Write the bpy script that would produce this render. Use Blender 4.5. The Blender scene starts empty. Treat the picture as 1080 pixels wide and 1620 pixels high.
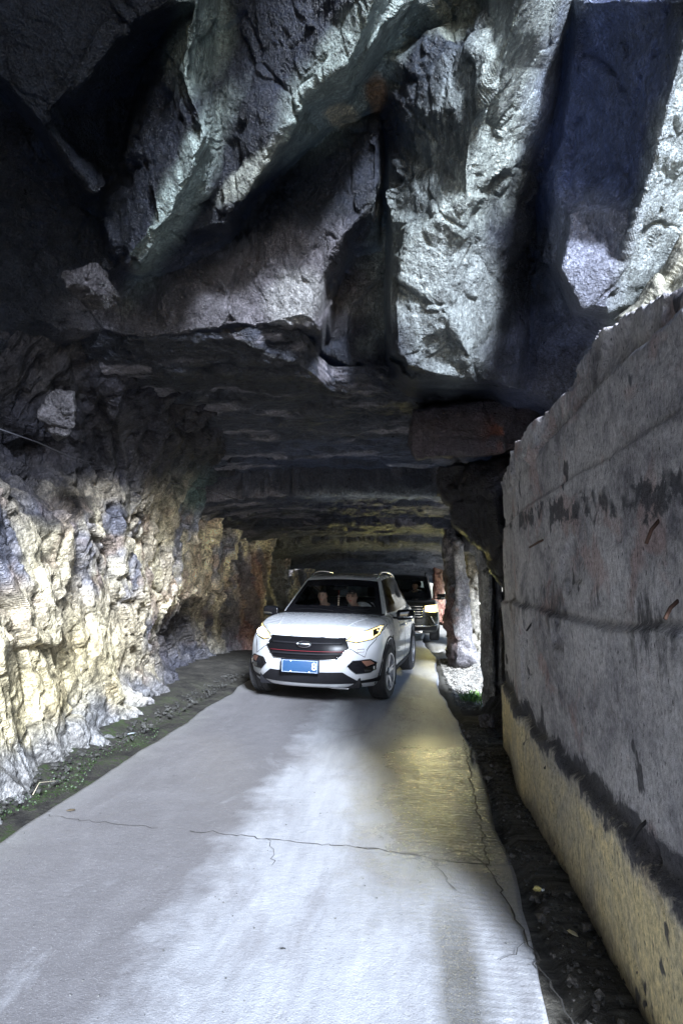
import bpy, bmesh, math, random
import numpy as np
from mathutils import Vector, Matrix, geometry
from mathutils.bvhtree import BVHTree
SC = bpy.context.scene
COL = SC.collection
random.seed(7)
# ---------------------------------------------------------------- camera
FPX, CAM_H, PITCH, ROLL, YAW = 900.0, 1.50, math.radians(7.1), 0.018, math.radians(6.3)
fwd = Vector((-math.sin(YAW)*math.cos(PITCH), math.cos(YAW)*math.cos(PITCH), math.sin(PITCH)))
rgt0 = Vector((math.cos(YAW), math.sin(YAW), 0))
up0 = rgt0.cross(fwd)
rgt = rgt0*math.cos(ROLL) + up0*math.sin(ROLL)
upv = up0*math.cos(ROLL) - rgt0*math.sin(ROLL)
CAM = Vector((0, 0, CAM_H))
cd = bpy.data.cameras.new('camera'); cam = bpy.data.objects.new('camera', cd); COL.objects.link(cam)
cam.matrix_world = Matrix(((rgt.x, upv.x, -fwd.x, CAM.x), (rgt.y, upv.y, -fwd.y, CAM.y), (rgt.z, upv.z, -fwd.z, CAM.z), (0, 0, 0, 1)))
cd.sensor_fit = 'VERTICAL'; cd.sensor_height = 24; cd.lens = 24*FPX/1620; cd.clip_start = 0.05; cd.clip_end = 2000
SC.camera = cam
# ---------------------------------------------------------------- world, sun, exposure
SUN_EL, SUN_AZ = math.radians(27), math.radians(-67)      # sun stands behind and to the right of the camera
sundir = Vector((math.cos(SUN_EL)*math.cos(SUN_AZ), math.cos(SUN_EL)*math.sin(SUN_AZ), math.sin(SUN_EL)))
w = bpy.data.worlds.new("World"); SC.world = w; w.use_nodes = True
nt = w.node_tree; nt.nodes.clear()
sky = nt.nodes.new('ShaderNodeTexSky'); sky.sky_type = 'NISHITA'; sky.sun_disc = False
sky.sun_elevation = SUN_EL; sky.sun_rotation = math.pi/2 - SUN_AZ
bg = nt.nodes.new('ShaderNodeBackground'); bg.inputs[1].default_value = 0.13
out = nt.nodes.new('ShaderNodeOutputWorld'); nt.links.new(sky.outputs[0], bg.inputs[0]); nt.links.new(bg.outputs[0], out.inputs[0])
sl = bpy.data.lights.new('sun', 'SUN'); sl.energy = 5.0; sl.angle = math.radians(10); sl.color = (1, .985, .965)
so = bpy.data.objects.new('sun', sl); COL.objects.link(so); so.rotation_euler = (-sundir).to_track_quat('-Z', 'Y').to_euler()
SC.view_settings.view_transform = 'Standard'; SC.view_settings.look = 'None'; SC.view_settings.gamma = 1
SC.view_settings.exposure = 1.8; SC.view_settings.use_curve_mapping = False
SC.view_settings.use_white_balance = True; SC.view_settings.white_balance_temperature = 5500
SC.render.engine = 'CYCLES'; SC.cycles.use_denoising = True
SC.cycles.max_bounces = 8; SC.cycles.diffuse_bounces = 5; SC.cycles.sample_clamp_indirect = 6
# ---------------------------------------------------------------- helpers
def P(px, py, Y):
    """the point on the sight line through photo pixel (px, py) at distance Y down the tunnel"""
    d = fwd*FPX + rgt*(px-540) - upv*(py-810)
    return CAM + d*(Y/d.y)
def Pn(px, py, Y):
    f, r, u = (np.array(v) for v in (fwd, rgt, upv))
    d = f*FPX + r*(px-540)[..., None] - u*(py-810)[..., None]
    return np.array(CAM) + d*(Y/d[..., 1])[..., None]
def G(px, py, z=0.0):
    """ground point under a pixel"""
    d = fwd*FPX + rgt*(px-540) - upv*(py-810)
    return CAM + d*((z-CAM_H)/d.z)
def XW(px, py, X):
    d = fwd*FPX + rgt*(px-540) - upv*(py-810)
    return CAM + d*(X/d.x)
def hsh(ix, iy, iz, s):
    h = (ix.astype(np.int64)*374761393 + iy.astype(np.int64)*668265263 + iz.astype(np.int64)*2147483647 + s*974634777) & 0xffffffff
    h = ((h ^ (h >> 13))*1274126177) & 0xffffffff
    h = ((h ^ (h >> 16))*2246822519) & 0xffffffff
    h = h ^ (h >> 15)
    return (h & 0xffffff)/float(0x1000000)
def vnoise(p, s=0):
    i = np.floor(p); f = p-i; i = i.astype(np.int64); u = f*f*f*(f*(f*6-15)+10)
    r = 0
    for dx in (0, 1):
        for dy in (0, 1):
            for dz in (0, 1):
                wgt = (u[..., 0] if dx else 1-u[..., 0])*(u[..., 1] if dy else 1-u[..., 1])*(u[..., 2] if dz else 1-u[..., 2])
                r = r + wgt*hsh(i[..., 0]+dx, i[..., 1]+dy, i[..., 2]+dz, s)
    return r*2-1
def fbm(p, octv=4, s=0, gain=.5):
    a, t, r = 1., 0., 0
    for o in range(octv):
        r = r + a*vnoise(p*(2**o)+o*17.3, s+o); t += a; a *= gain
    return r/t
def ridged(p, octv=4, s=0):
    a, t, r = 1., 0., 0
    for o in range(octv):
        r = r + a*(1-2*np.abs(vnoise(p*(2**o)+o*9.1, s+o))); t += a; a *= .5
    return r/t
def facet(p, s=0, tilt=.8, step=.5):
    """broken-rock relief: every irregular cell is a plane with its own height and tilt; also returns the distance to the cell edge"""
    i = np.floor(p).astype(np.int64)
    b1 = np.full(p.shape[:-1], 9e9); b2 = b1.copy(); H = np.zeros(p.shape[:-1])
    for dx in (-1, 0, 1):
        for dy in (-1, 0, 1):
            for dz in (-1, 0, 1):
                cx, cy, cz = i[..., 0]+dx, i[..., 1]+dy, i[..., 2]+dz
                c = np.stack([cx+hsh(cx, cy, cz, s+1), cy+hsh(cx, cy, cz, s+2), cz+hsh(cx, cy, cz, s+3)], -1)
                d = p-c; dd = (d*d).sum(-1)
                h = step*(hsh(cx, cy, cz, s+4)-.5) + tilt*(d[..., 0]*(hsh(cx, cy, cz, s+5)-.5) + d[..., 1]*(hsh(cx, cy, cz, s+6)-.5) + d[..., 2]*(hsh(cx, cy, cz, s+7)-.5))*2
                m = dd < b1
                b2 = np.where(m, b1, np.minimum(b2, dd)); b1 = np.where(m, dd, b1); H = np.where(m, h, H)
    return H, np.sqrt(b2)-np.sqrt(b1)
def sstep(a, b, x):
    t = np.clip((x-a)/(b-a), 0, 1); return t*t*(3-2*t)
def tag(o, label=None, cat=None, group=None, kind=None):
    if label: o['label'] = label
    if cat: o['category'] = cat
    if group: o['group'] = group
    if kind: o['kind'] = kind
    return o
def link(name, me, mat=None, parent=None):
    o = bpy.data.objects.new(name, me); COL.objects.link(o)
    if mat: me.materials.append(mat)
    if parent: o.parent = parent
    return o
def empty(name, loc=(0, 0, 0), rz=0):
    o = bpy.data.objects.new(name, None); COL.objects.link(o); o.location = loc; o.rotation_euler = (0, 0, rz); o.empty_display_size = .2
    return o
def np_mesh(name, V, F, smooth=True, col=None):
    me = bpy.data.meshes.new(name); V = np.asarray(V, float).reshape(-1, 3); F = np.asarray(F, np.int64)
    n = F.shape[1]
    me.vertices.add(len(V)); me.vertices.foreach_set('co', V.ravel())
    me.loops.add(F.size); me.loops.foreach_set('vertex_index', F.ravel())
    me.polygons.add(len(F)); me.polygons.foreach_set('loop_start', np.arange(len(F))*n)
    me.polygons.foreach_set('loop_total', np.full(len(F), n))
    me.update(calc_edges=True)
    me.polygons.foreach_set('use_smooth', np.full(len(F), smooth))
    if col is not None:
        a = me.color_attributes.new('tint', 'FLOAT_COLOR', 'POINT')
        c = np.ones((len(V), 4)); c[:, :3] = np.asarray(col).reshape(-1, 3); a.data.foreach_set('color', c.ravel())
    me.validate(); return me
def grid_faces(nu, nv, flip=False, mask=None):
    i, j = np.meshgrid(np.arange(nu-1), np.arange(nv-1), indexing='ij')
    a = i*nv+j
    F = np.stack([a, a+nv, a+nv+1, a+1], -1) if not flip else np.stack([a, a+1, a+nv+1, a+nv], -1)
    F = F.reshape(-1, 4)
    if mask is not None: F = F[mask.ravel()]
    return F
def grid_normals(V):
    du = np.gradient(V, axis=0); dv = np.gradient(V, axis=1)
    n = np.cross(du, dv); return n/np.maximum(np.linalg.norm(n, axis=-1, keepdims=True), 1e-9)
def smooth2(A, n):
    for _ in range(n):
        B = np.pad(A, 1, mode='edge')
        A = (B[:-2, 1:-1]+B[2:, 1:-1]+B[1:-1, :-2]+B[1:-1, 2:]+2*A)/6
    return A
# ---------------------------------------------------------------- materials
class NB:
    """small node-building helper"""
    def __init__(s, name):
        s.m = bpy.data.materials.new(name); s.m.use_nodes = True; s.t = s.m.node_tree; s.t.nodes.clear()
        s.o = s.n('ShaderNodeOutputMaterial'); s.b = s.n('ShaderNodeBsdfPrincipled'); s.l(s.b.outputs[0], s.o.inputs[0])
    def n(s, t, **k):
        x = s.t.nodes.new(t)
        for a, v in k.items(): setattr(x, a, v)
        return x
    def l(s, a, b): s.t.links.new(a, b)
    def coord(s, scale=(1, 1, 1), rot=(0, 0, 0)):
        c = s.n('ShaderNodeTexCoord'); m = s.n('ShaderNodeMapping'); m.inputs['Scale'].default_value = scale; m.inputs['Rotation'].default_value = rot
        s.l(c.outputs['Object'], m.inputs[0]); return m.outputs[0]
    def noise(s, vec, scale, detail=5, rough=.6, dist=0):
        x = s.n('ShaderNodeTexNoise'); x.inputs['Scale'].default_value = scale; x.inputs['Detail'].default_value = detail
        x.inputs['Roughness'].default_value = rough; x.inputs['Distortion'].default_value = dist; s.l(vec, x.inputs['Vector']); return x.outputs[0]
    def voro(s, vec, scale, feature='F1', out='Distance'):
        x = s.n('ShaderNodeTexVoronoi'); x.feature = feature; x.inputs['Scale'].default_value = scale; s.l(vec, x.inputs['Vector']); return x.outputs[out]
    def ramp(s, fac, stops, interp='LINEAR'):
        r = s.n('ShaderNodeValToRGB'); r.color_ramp.interpolation = interp; e = r.color_ramp.elements
        while len(e) < len(stops): e.new(.5)
        for k, (p, c) in enumerate(stops):
            e[k].position = p; e[k].color = (c, c, c, 1) if isinstance(c, (int, float)) else (*c, 1)
        s.l(fac, r.inputs[0]); return r.outputs[0]
    def math(s, op, a, b=None, c=None, clamp=False):
        m = s.n('ShaderNodeMath', operation=op, use_clamp=clamp)
        for k, v in enumerate((a, b, c)):
            if v is None: continue
            if isinstance(v, (int, float)): m.inputs[k].default_value = v
            else: s.l(v, m.inputs[k])
        return m.outputs[0]
    def mix(s, fac, a, b, mode='MIX'):
        m = s.n('ShaderNodeMix', data_type='RGBA', blend_type=mode)
        for k, v in ((0, fac), (6, a), (7, b)):
            if isinstance(v, (int, float)): m.inputs[k].default_value = v
            elif isinstance(v, tuple): m.inputs[k].default_value = (*v, 1)
            else: s.l(v, m.inputs[k])
        return m.outputs[2]
    def attr(s, name='tint'):
        a = s.n('ShaderNodeAttribute'); a.attribute_name = name; return a.outputs['Color']
    def bump(s, h, strength=.5, dist=.02, prev=None):
        b = s.n('ShaderNodeBump'); b.inputs['Strength'].default_value = strength; b.inputs['Distance'].default_value = dist; s.l(h, b.inputs['Height'])
        if prev is not None: s.l(prev, b.inputs['Normal'])
        return b.outputs[0]
    def set(s, **k):
        for a, v in k.items():
            i = s.b.inputs[a.replace('_', ' ')]
            if isinstance(v, (int, float)): i.default_value = v
            elif isinstance(v, tuple): i.default_value = (*v, 1) if len(v) == 3 else v
            else: s.l(v, i)
        return s.m
def pos_xyz(nb):
    c = nb.n('ShaderNodeTexCoord'); sp = nb.n('ShaderNodeSeparateXYZ'); nb.l(c.outputs['Object'], sp.inputs[0]); return c.outputs['Object'], sp.outputs
def plain(name, col, rough=.5, metal=0., vary=.08, scale=30, bump=0., spec=.5):
    nb = NB(name); v = nb.coord(); n = nb.noise(v, scale)
    c = nb.mix(n, tuple(x*(1-vary) for x in col), tuple(min(1, x*(1+vary)) for x in col))
    nb.set(Base_Color=c, Roughness=rough, Metallic=metal, Specular_IOR_Level=spec)
    if bump: nb.set(Normal=nb.bump(n, bump, .01))
    return nb.m
def rock_material(name, rough=.55, fine=1., streak=None, spec=.5):
    nb = NB(name); v = nb.coord()
    tint = nb.attr()
    n1 = nb.noise(v, 2.2, 6, .62, .6); n2 = nb.noise(v, 11, 6, .7); n3 = nb.noise(v, 46, 4, .65)
    vv = nb.coord(streak) if streak else v
    n4 = nb.noise(vv, 9, 5, .65, .3)
    c = nb.mix(1.0, tint, nb.ramp(n1, [(.3, .62), (.5, 1.), (.72, 1.35)]), 'MULTIPLY')
    c = nb.mix(.85, c, nb.ramp(n2, [(.3, .65), (.5, 1.), (.7, 1.35)]), 'MULTIPLY')
    c = nb.mix(.7, c, nb.ramp(n4, [(.34, .55), (.5, 1.), (.68, 1.35)]), 'MULTIPLY')
    crack = nb.voro(nb.coord((1, 1, .55), (.3, .5, .2)), 5.5, 'DISTANCE_TO_EDGE')
    cm = nb.ramp(crack, [(0, .35), (.022, .8), (.05, 1.)])
    c = nb.mix(nb.ramp(n1, [(.45, 0.), (.6, .8)]), c, nb.mix(1.0, c, cm, 'MULTIPLY'))
    sp = nb.noise(nb.coord((1, 1, .7), (.25, .2, 0)), 48, 4, .7, .2)
    c = nb.mix(.6, c, nb.ramp(sp, [(.38, .45), (.5, .9), (.60, 1.7), (.7, 2.4)]), 'MULTIPLY')
    b = nb.bump(sp, .8*fine, .02); b = nb.bump(n2, .8*fine, .06, b); b = nb.bump(n4, .6*fine, .04, b); b = nb.bump(n3, 1.*fine, .018, b)
    b = nb.bump(nb.voro(v, 75), .35*fine, .008, b)
    r = nb.math('MULTIPLY_ADD', n2, .35, rough-.17)
    return nb.set(Base_Color=c, Roughness=r, Normal=b, Specular_IOR_Level=spec)
# ================================================================ ROCK
M_ROCK = rock_material('dark_overhang_rock', .32, 1.7, (1, 1, .45), .45)
M_WALL = rock_material('pale_broken_rock', .62, .8, (1, 1, .5), .15)
M_LIME = rock_material('outside_limestone', .8, .7)
def raster(points, gx, gy):
    """points: list of polylines of (px, py, Y); returns Y sampled on the pixel grid, from the creases laid out as a triangulation"""
    vs, es, ys = [], [], []
    for pl in points:
        b = len(vs)
        for k, (x, y, d) in enumerate(pl):
            vs.append(Vector((x, y))); ys.append(d)
            if k: es.append((b+k-1, b+k))
    ov, oe, of, vmap, _, _ = geometry.delaunay_2d_cdt(vs, es, [], 0, 1e-4)
    Y = [np.mean([ys[i] for i in m]) if m else min(range(len(vs)), key=lambda i: (vs[i]-ov[k]).length) for k, m in enumerate(vmap)]
    for k, m in enumerate(vmap):
        if not m: Y[k] = ys[int(Y[k])]
    D = np.full((len(gx), len(gy)), np.nan); X, Yg = np.meshgrid(gx, gy, indexing='ij')
    for t in of:
        a, b, c = (ov[i] for i in t[:3])
        i0, i1 = np.searchsorted(gx, [min(a.x, b.x, c.x), max(a.x, b.x, c.x)]); j0, j1 = np.searchsorted(gy, [min(a.y, b.y, c.y), max(a.y, b.y, c.y)])
        i1 = min(i1+1, len(gx)); j1 = min(j1+1, len(gy))
        if i1 <= i0 or j1 <= j0: continue
        x = X[i0:i1, j0:j1]; y = Yg[i0:i1, j0:j1]
        det = (b.y-c.y)*(a.x-c.x)+(c.x-b.x)*(a.y-c.y)
        if abs(det) < 1e-9: continue
        u = ((b.y-c.y)*(x-c.x)+(c.x-b.x)*(y-c.y))/det; v = ((c.y-a.y)*(x-c.x)+(a.x-c.x)*(y-c.y))/det; w_ = 1-u-v
        m = (u >= -1e-6) & (v >= -1e-6) & (w_ >= -1e-6)
        D[i0:i1, j0:j1] = np.where(m, u*Y[t[0]]+v*Y[t[1]]+w_*Y[t[2]], D[i0:i1, j0:j1])
    return D
def rock_relief(V, N, big=.05, mid=.03, fine=.008, s=0, aniso=(1, 1, 1), dens=1., sm=2):
    a = np.array(aniso)
    warp = np.stack([fbm(V*1.7+k*31, 3, s+50+k) for k in range(3)], -1)*.22
    q = (V+warp)*a
    f1, e1 = facet(q*1.9*dens, s, .9, .7); f2, e2 = facet(q*6.1*dens, s+20, .9, .6); f3, _ = facet(q*15*dens, s+30, .8, .6)
    d = big*f1 + mid*f2 + mid*.38*f3 + fine*fbm(V*20, 2, s+5) + big*.5*fbm(V*2.3, 4, s+9)
    d = d - .03*np.exp(-e1/.035)*(big/.06) - .3*mid*np.exp(-e2/.06)
    if d.ndim == 2: d = smooth2(d, sm)
    return V + N*d[..., None], d
CREASES = [
 # ridge and back edge of the curved bright band on the left block
 [(250,-300,2.5),(320,-60,2.72),(312,0,2.78),(296,85,2.95),(272,108,3.02),(298,128,3.0),(327,215,3.1),(306,282,3.22),(262,345,3.38),(206,425,3.55)],
 [(390,-300,2.9),(362,-60,3.25),(352,0,3.3),(348,70,3.38),(338,125,3.4),(355,222,3.55),(343,292,3.65),(292,366,3.8),(226,434,3.9)],
 [(255,55,3.65),(212,150,3.8),(186,270,3.9),(155,322,3.9),(180,425,3.95)],
 [(264,70,3.15),(238,150,3.28),(197,300,3.45),(188,415,3.6)],
 [(-250,-120,2.3),(-100,20,2.55),(0,130,2.85),(68,195,3.05),(150,298,3.4)],
 [(-105,45,2.9),(0,155,3.3),(62,218,3.45),(140,315,3.75)],
 [(100,0,2.75),(180,60,2.9),(230,30,2.85)],
 [(-100,300,3.3),(20,330,3.75),(110,400,4.0)],[(0,420,3.95),(40,500,4.1),(0,560,4.15)],[(-150,560,3.6)],
 # ridge and back edge of the middle bright band
 [(620,-300,2.4),(612,-60,2.7),(597,0,2.82),(572,60,2.98),(553,100,3.08),(478,150,3.3),(468,192,3.36),(440,205,3.36),(452,228,3.46),(412,272,3.58),(368,325,3.72),(354,355,3.82)],
 [(700,-300,2.9),(668,-60,3.35),(648,0,3.45),(602,95,3.72),(552,180,3.95),(502,215,4.02),(457,257,4.1),(402,312,4.15),(366,362,4.18)],
 # the broad grey face under the bands
 [(585,178,4.2),(545,192,4.28),(480,244,4.32),(402,328,4.38),(365,378,4.38),(300,412,4.38),(228,442,4.38),(172,502,4.4)],
 [(60,552,4.5),(150,524,4.42),(250,536,4.42),(318,524,4.38),(400,517,4.42),(503,526,4.45)],
 [(599,205,4.05),(603,290,4.08),(588,325,4.1),(546,368,4.15),(514,440,4.25),(507,515,4.4)],
 [(430,380,4.28),(470,450,4.3),(485,500,4.3)],[(300,470,4.3)],
 # deep recess and the vertical cleft
 [(610,330,5.0),(600,395,5.2),(562,402,5.15),(528,470,5.2),(516,560,5.3),(612,598,5.4)],
 [(600,175,4.2),(606,215,4.6),(608,300,4.8),(611,400,5.2),(611,575,5.4)],
 # great hanging block: left edge, dark face, ridge, right side
 [(604,140,3.9),(614,222,4.05),(616,330,4.15),(619,400,4.2),(613,480,4.28),(615,560,4.35)],
 [(640,100,3.7),(700,52,3.5),(776,10,3.32),(800,-60,3.1)],
 [(668,60,3.85),(720,30,3.75),(745,-60,3.5)],
 [(890,-300,2.9),(842,-60,2.75),(826,0,2.75),(786,100,3.02),(742,200,3.28),(736,300,3.5),(690,345,3.68),(650,375,3.8),(634,440,3.95),(622,470,4.05),(621,552,4.22)],
 [(746,312,3.56),(728,352,3.66),(712,392,3.8)],
 [(645,582,4.28),(676,591,4.25),(710,573,4.35),(745,597,4.45),(790,602,4.6)],
 [(700,480,4.0),(740,560,4.2)],
 [(985,-300,3.6),(935,-60,3.5),(905,0,3.42),(871,110,3.72),(851,200,3.95),(836,242,4.08),(796,312,4.15),(803,400,4.3),(807,480,4.42),(792,592,4.58)],
 [(895,60,3.85),(868,225,4.25),(851,330,4.5),(840,440,4.7),(836,622,4.9)],
 [(915,60,3.55),(885,225,3.95),(872,300,4.1),(868,400,4.25)],
 [(1150,-300,2.5),(1098,0,2.5),(1083,70,2.62),(1061,150,2.78),(1041,250,2.98),(1012,330,3.15),(986,420,3.35),(963,496,3.5)],
 [(885,318,3.8),(900,340,3.55),(884,426,3.42),(916,489,3.45),(950,492,3.5)],
 [(876,436,4.25),(906,500,4.25),(966,508,4.0)],
 [(1300,-300,3.4),(1250,0,3.1),(1160,250,3.5),(1092,370,3.78),(1042,432,3.82),(1001,482,3.85)],
 [(858,560,4.7),(895,645,4.75)],[(930,545,4.45)],[(870,668,5.2)],[(800,640,5.3),(850,655,5.5)],
 # beyond the frame
 [(-600,-900,1.2),(200,-900,1.55),(800,-900,2.7),(1320,-900,3.0),(1330,0,3.3),(1330,450,4.4),(1330,700,5.5),(1000,700,6.2),(700,700,7.2),(500,700,7.2),(200,700,7),(-100,700,6.2),(-600,700,4),(-600,400,2.1),(-600,0,1.6),(-600,-900,1.2)],
 [(-300,200,2.5)],[(-300,560,3.3)],[(0,600,5.2),(200,590,5.8),(500,590,6.0)],[(1100,520,4.6)],[(640,640,6),(760,645,6)],
]
def build_overhang():
    gx = np.concatenate([np.arange(-600, -20, 9.), np.arange(-20, 1100, 1.9), np.arange(1100, 1331, 8.)])
    gy = np.concatenate([np.arange(-900, -20, 9.), np.arange(-20, 660, 1.9), np.arange(660, 700, 8.)])
    D = raster(CREASES, gx, gy)
    D = np.where(np.isnan(D), 4.0, D)
    X, Yp = np.meshgrid(gx, gy, indexing='ij')
    # jagged creases: look the depth up at slightly shifted places
    V0 = Pn(X, Yp, D); wx = fbm(V0*3, 2, 71)*7; wy = fbm(V0*3, 2, 75)*7
    ix = np.interp(X+wx, gx, np.arange(len(gx))); iy = np.interp(Yp+wy, gy, np.arange(len(gy)))
    i0 = np.clip(ix.astype(int), 0, len(gx)-2); j0 = np.clip(iy.astype(int), 0, len(gy)-2); fx, fy = ix-i0, iy-j0
    D = D[i0, j0]*(1-fx)*(1-fy)+D[i0+1, j0]*fx*(1-fy)+D[i0, j0+1]*(1-fx)*fy+D[i0+1, j0+1]*fx*fy
    D = smooth2(D, 4)
    V = Pn(X, Yp, D); N = grid_normals(Pn(X, Yp, smooth2(D, 12)))
    gD = np.hypot(*np.gradient(smooth2(D, 2))); steep = sstep(.03, .08, gD)
    view = np.array(CAM)-V; N = np.where(((N*view).sum(-1) < 0)[..., None], -N, N)
    rough = .55+.45*sstep(-.2, .3, fbm(V*.9, 3, 3))
    V2, d = rock_relief(V, N, .055, .024, .009, 11, (1, 1, .6), sm=1)
    calm = 1-.85*np.clip(1-(((X-850)/75)**2+((Yp-90)/190)**2), 0, 1)**.5
    V2 = V + (V2-V)*(rough*(1-.85*steep)*calm)[..., None]
    # blue-black slate and grey faces; the sunlit bands are painted pale
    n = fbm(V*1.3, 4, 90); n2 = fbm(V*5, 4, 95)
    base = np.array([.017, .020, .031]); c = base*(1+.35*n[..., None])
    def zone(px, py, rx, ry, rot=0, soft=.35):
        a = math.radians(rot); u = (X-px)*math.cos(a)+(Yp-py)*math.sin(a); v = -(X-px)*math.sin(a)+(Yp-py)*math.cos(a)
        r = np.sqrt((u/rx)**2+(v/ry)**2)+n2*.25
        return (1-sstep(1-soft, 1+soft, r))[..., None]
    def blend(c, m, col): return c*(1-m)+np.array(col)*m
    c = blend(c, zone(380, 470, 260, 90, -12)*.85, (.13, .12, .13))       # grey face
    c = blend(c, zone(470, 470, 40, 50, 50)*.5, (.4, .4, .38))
    c = blend(c, zone(770, 180, 85, 330, 28)*.9, (.42, .46, .42))        # sunlit side of the great block, painted pale
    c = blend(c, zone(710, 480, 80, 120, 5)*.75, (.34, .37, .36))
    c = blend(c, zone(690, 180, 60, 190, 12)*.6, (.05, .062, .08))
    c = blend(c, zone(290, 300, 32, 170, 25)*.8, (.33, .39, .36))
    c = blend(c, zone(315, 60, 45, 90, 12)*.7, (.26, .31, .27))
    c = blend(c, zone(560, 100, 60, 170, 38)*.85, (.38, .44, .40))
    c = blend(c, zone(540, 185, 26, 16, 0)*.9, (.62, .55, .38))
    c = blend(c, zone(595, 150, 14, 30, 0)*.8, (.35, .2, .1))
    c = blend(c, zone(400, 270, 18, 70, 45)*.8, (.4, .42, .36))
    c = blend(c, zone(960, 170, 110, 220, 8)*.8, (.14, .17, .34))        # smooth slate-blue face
    c = blend(c, zone(890, 580, 100, 100, 0)*.8, (.19, .20, .29))  # deeply shaded rock above the concrete wall, lightened in its colour
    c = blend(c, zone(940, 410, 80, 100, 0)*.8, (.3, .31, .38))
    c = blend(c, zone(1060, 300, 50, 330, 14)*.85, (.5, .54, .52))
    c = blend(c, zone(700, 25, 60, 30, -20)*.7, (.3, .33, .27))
    nf = len(gy)
    F = grid_faces(len(gx), len(gy))
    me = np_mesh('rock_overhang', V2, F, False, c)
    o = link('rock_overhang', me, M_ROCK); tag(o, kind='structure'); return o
build_overhang()
def yspace(a, b, k0=.018, mx=.07):
    y = [a]
    while y[-1] < b: y.append(y[-1]+min(mx, max(k0, abs(y[-1])*.0036)))
    return np.array(y)
# ---------------------------------------------------------------- broken rock wall on the left
def build_left_wall():
    ys = np.concatenate([np.arange(-6, 2.6, .09), yspace(2.6, 30, .016, .06)])
    t = np.linspace(0, 1, 250)
    Yg, T = np.meshgrid(ys, t, indexing='ij')
    near = 1-sstep(3.6, 5.2, Yg)
    Z = T*3.75-.12 + near*3.4*np.maximum(0, T-.8)/.2
    foot = np.interp(Yg, [-6, 2, 3.75, 7, 9.6, 13, 17, 30], [-2.7, -2.62, -2.78, -3.1, -3.35, -3.4, -3.7, -3.5]) + .16*fbm(np.stack([Yg*.6, Yg*0, Z*.3], -1), 3, 4)
    Xb = foot - .07*Z + .42*sstep(1.2, 3.1, Z)**1.3*(1-.6*near) + 1.0*sstep(2.5, 3.7, Z)**1.5*(1-.85*near)
    Xb -= .75*sstep(1.9, 2.7, Z)*(1-sstep(4.7, 6.2, Yg))
    # hollow low down beside the car and a toe at the foot
    Xb -= .55*np.exp(-((Yg-9.9)/2.1)**2)*np.exp(-((Z-.2)/.95)**4)
    Xb += .30*np.exp(-((Z+.1)/.28)**2)*(.6+.6*fbm(np.stack([Yg*1.4, Yg*0, Z], -1), 3, 8))
    Xb += .5*np.exp(-((Yg-12.6)/.55)**2)*(1-.3*Z/3) + .4*np.exp(-((Yg-16.6)/.8)**2) + .35*np.exp(-((Yg-21)/1.)**2)
    V = np.stack([Xb, Yg, Z], -1)
    N = grid_normals(V); N = np.where((N[..., :1] < 0), -N, N)
    # strata lean away: shear the lattice so shards run down to the right
    S = V.copy(); S[..., 1] = V[..., 1] + .45*V[..., 2]
    amp = .75+.35*fbm(V*.7, 2, 33)
    W, d1 = rock_relief(S, N, .19, .085, .010, 41, (1.4, 1.25, .42), sm=1)
    fr = sstep(-.05, .35, fbm(V*.9+3, 3, 66))*np.exp(-((Yg-6.6)/2.6)**2)*sstep(.9, 1.5, Z)*(1-sstep(2.3, 2.7, Z))
    f5, e5 = facet(S*np.array([3, 6, 5.]), 77, .6, 1.1)
    V2 = V + (W-S)*amp[..., None] + N*smooth2(fr*.03*f5, 2)[..., None]
    def crev(q, s, w_): return np.clip(1-np.abs(fbm(q, 3, s))/w_, 0, 1)
    cr = np.maximum(crev(S*np.array([1.5, 1.5, .5]), 141, .05), .8*crev(S*np.array([3.2, 3.4, 1.3])+9, 145, .055))*sstep(-.2, .15, fbm(V*1.1, 2, 149))
    V2 = V2 - N*smooth2(.11*cr, 1)[..., None]
    n = fbm(V*1.1, 4, 19); n2 = fbm(S*np.array([3, 3, 1.2]), 4, 23); n3 = fbm(V*3.3, 3, 29)
    ff, ee = facet(S*np.array([1.4, 1.25, .42])*6.1, 61, .9, .6)
    tan = np.array([.39, .34, .25]); grey = np.array([.17, .17, .20]); cream = np.array([.55, .49, .33]); brown = np.array([.22, .155, .115])
    c = tan + (grey-tan)*sstep(-.12, .22, n)[..., None]
    c = c + (cream-c)*(sstep(.0, .35, n2)*.7)[..., None]
    c = c + (brown-c)*(sstep(.15, .4, n3)*.55)[..., None]
    c = c + (np.array([.42, .36, .19])-c)*(.65*(1-sstep(.5, 1.5, Z+.4*n2))*(1-sstep(5, 7.5, Yg)))[..., None]       # yellow mineral crust low down
    c = c + (np.array([.13, .14, .17])-c)*(.75*(1-sstep(.12, .42, Z+.25*n2)))[..., None]                     # blue-grey towards the foot
    c = c*((.40+.60*sstep(.0, .09, ee)+.35*ff)*(1-.7*cr))[..., None]
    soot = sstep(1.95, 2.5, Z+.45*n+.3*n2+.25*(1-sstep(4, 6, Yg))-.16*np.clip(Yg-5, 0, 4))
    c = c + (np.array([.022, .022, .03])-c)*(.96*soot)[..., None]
    c = c*(1+1.1*sstep(7, 9, Yg)*sstep(.8, 1.4, Z+.3*n2)*(1-soot))[..., None]  # far upper wall brightened in colour where the sun does not reach
    foot_shade = np.exp(-((Yg-9.2)/2.1)**4)*(1-sstep(.75, 1.25, Z+.5*n2+.09*(Yg-9)))  # shade at the wall foot beside the car, painted dark
    c = c + (np.array([.035, .035, .045])-c)*(.9*foot_shade)[..., None]
    c = c + (np.array([.30, .15, .11])-c)*(.8*np.exp(-((Yg-12.3)/.35)**2)*(1-sstep(1.9, 2.3, Z)))[..., None]
    c = c + (np.array([.16, .155, .16])-c)*(.7*sstep(10.5, 12, Yg)*(n2 < -.02))[..., None]
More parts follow.
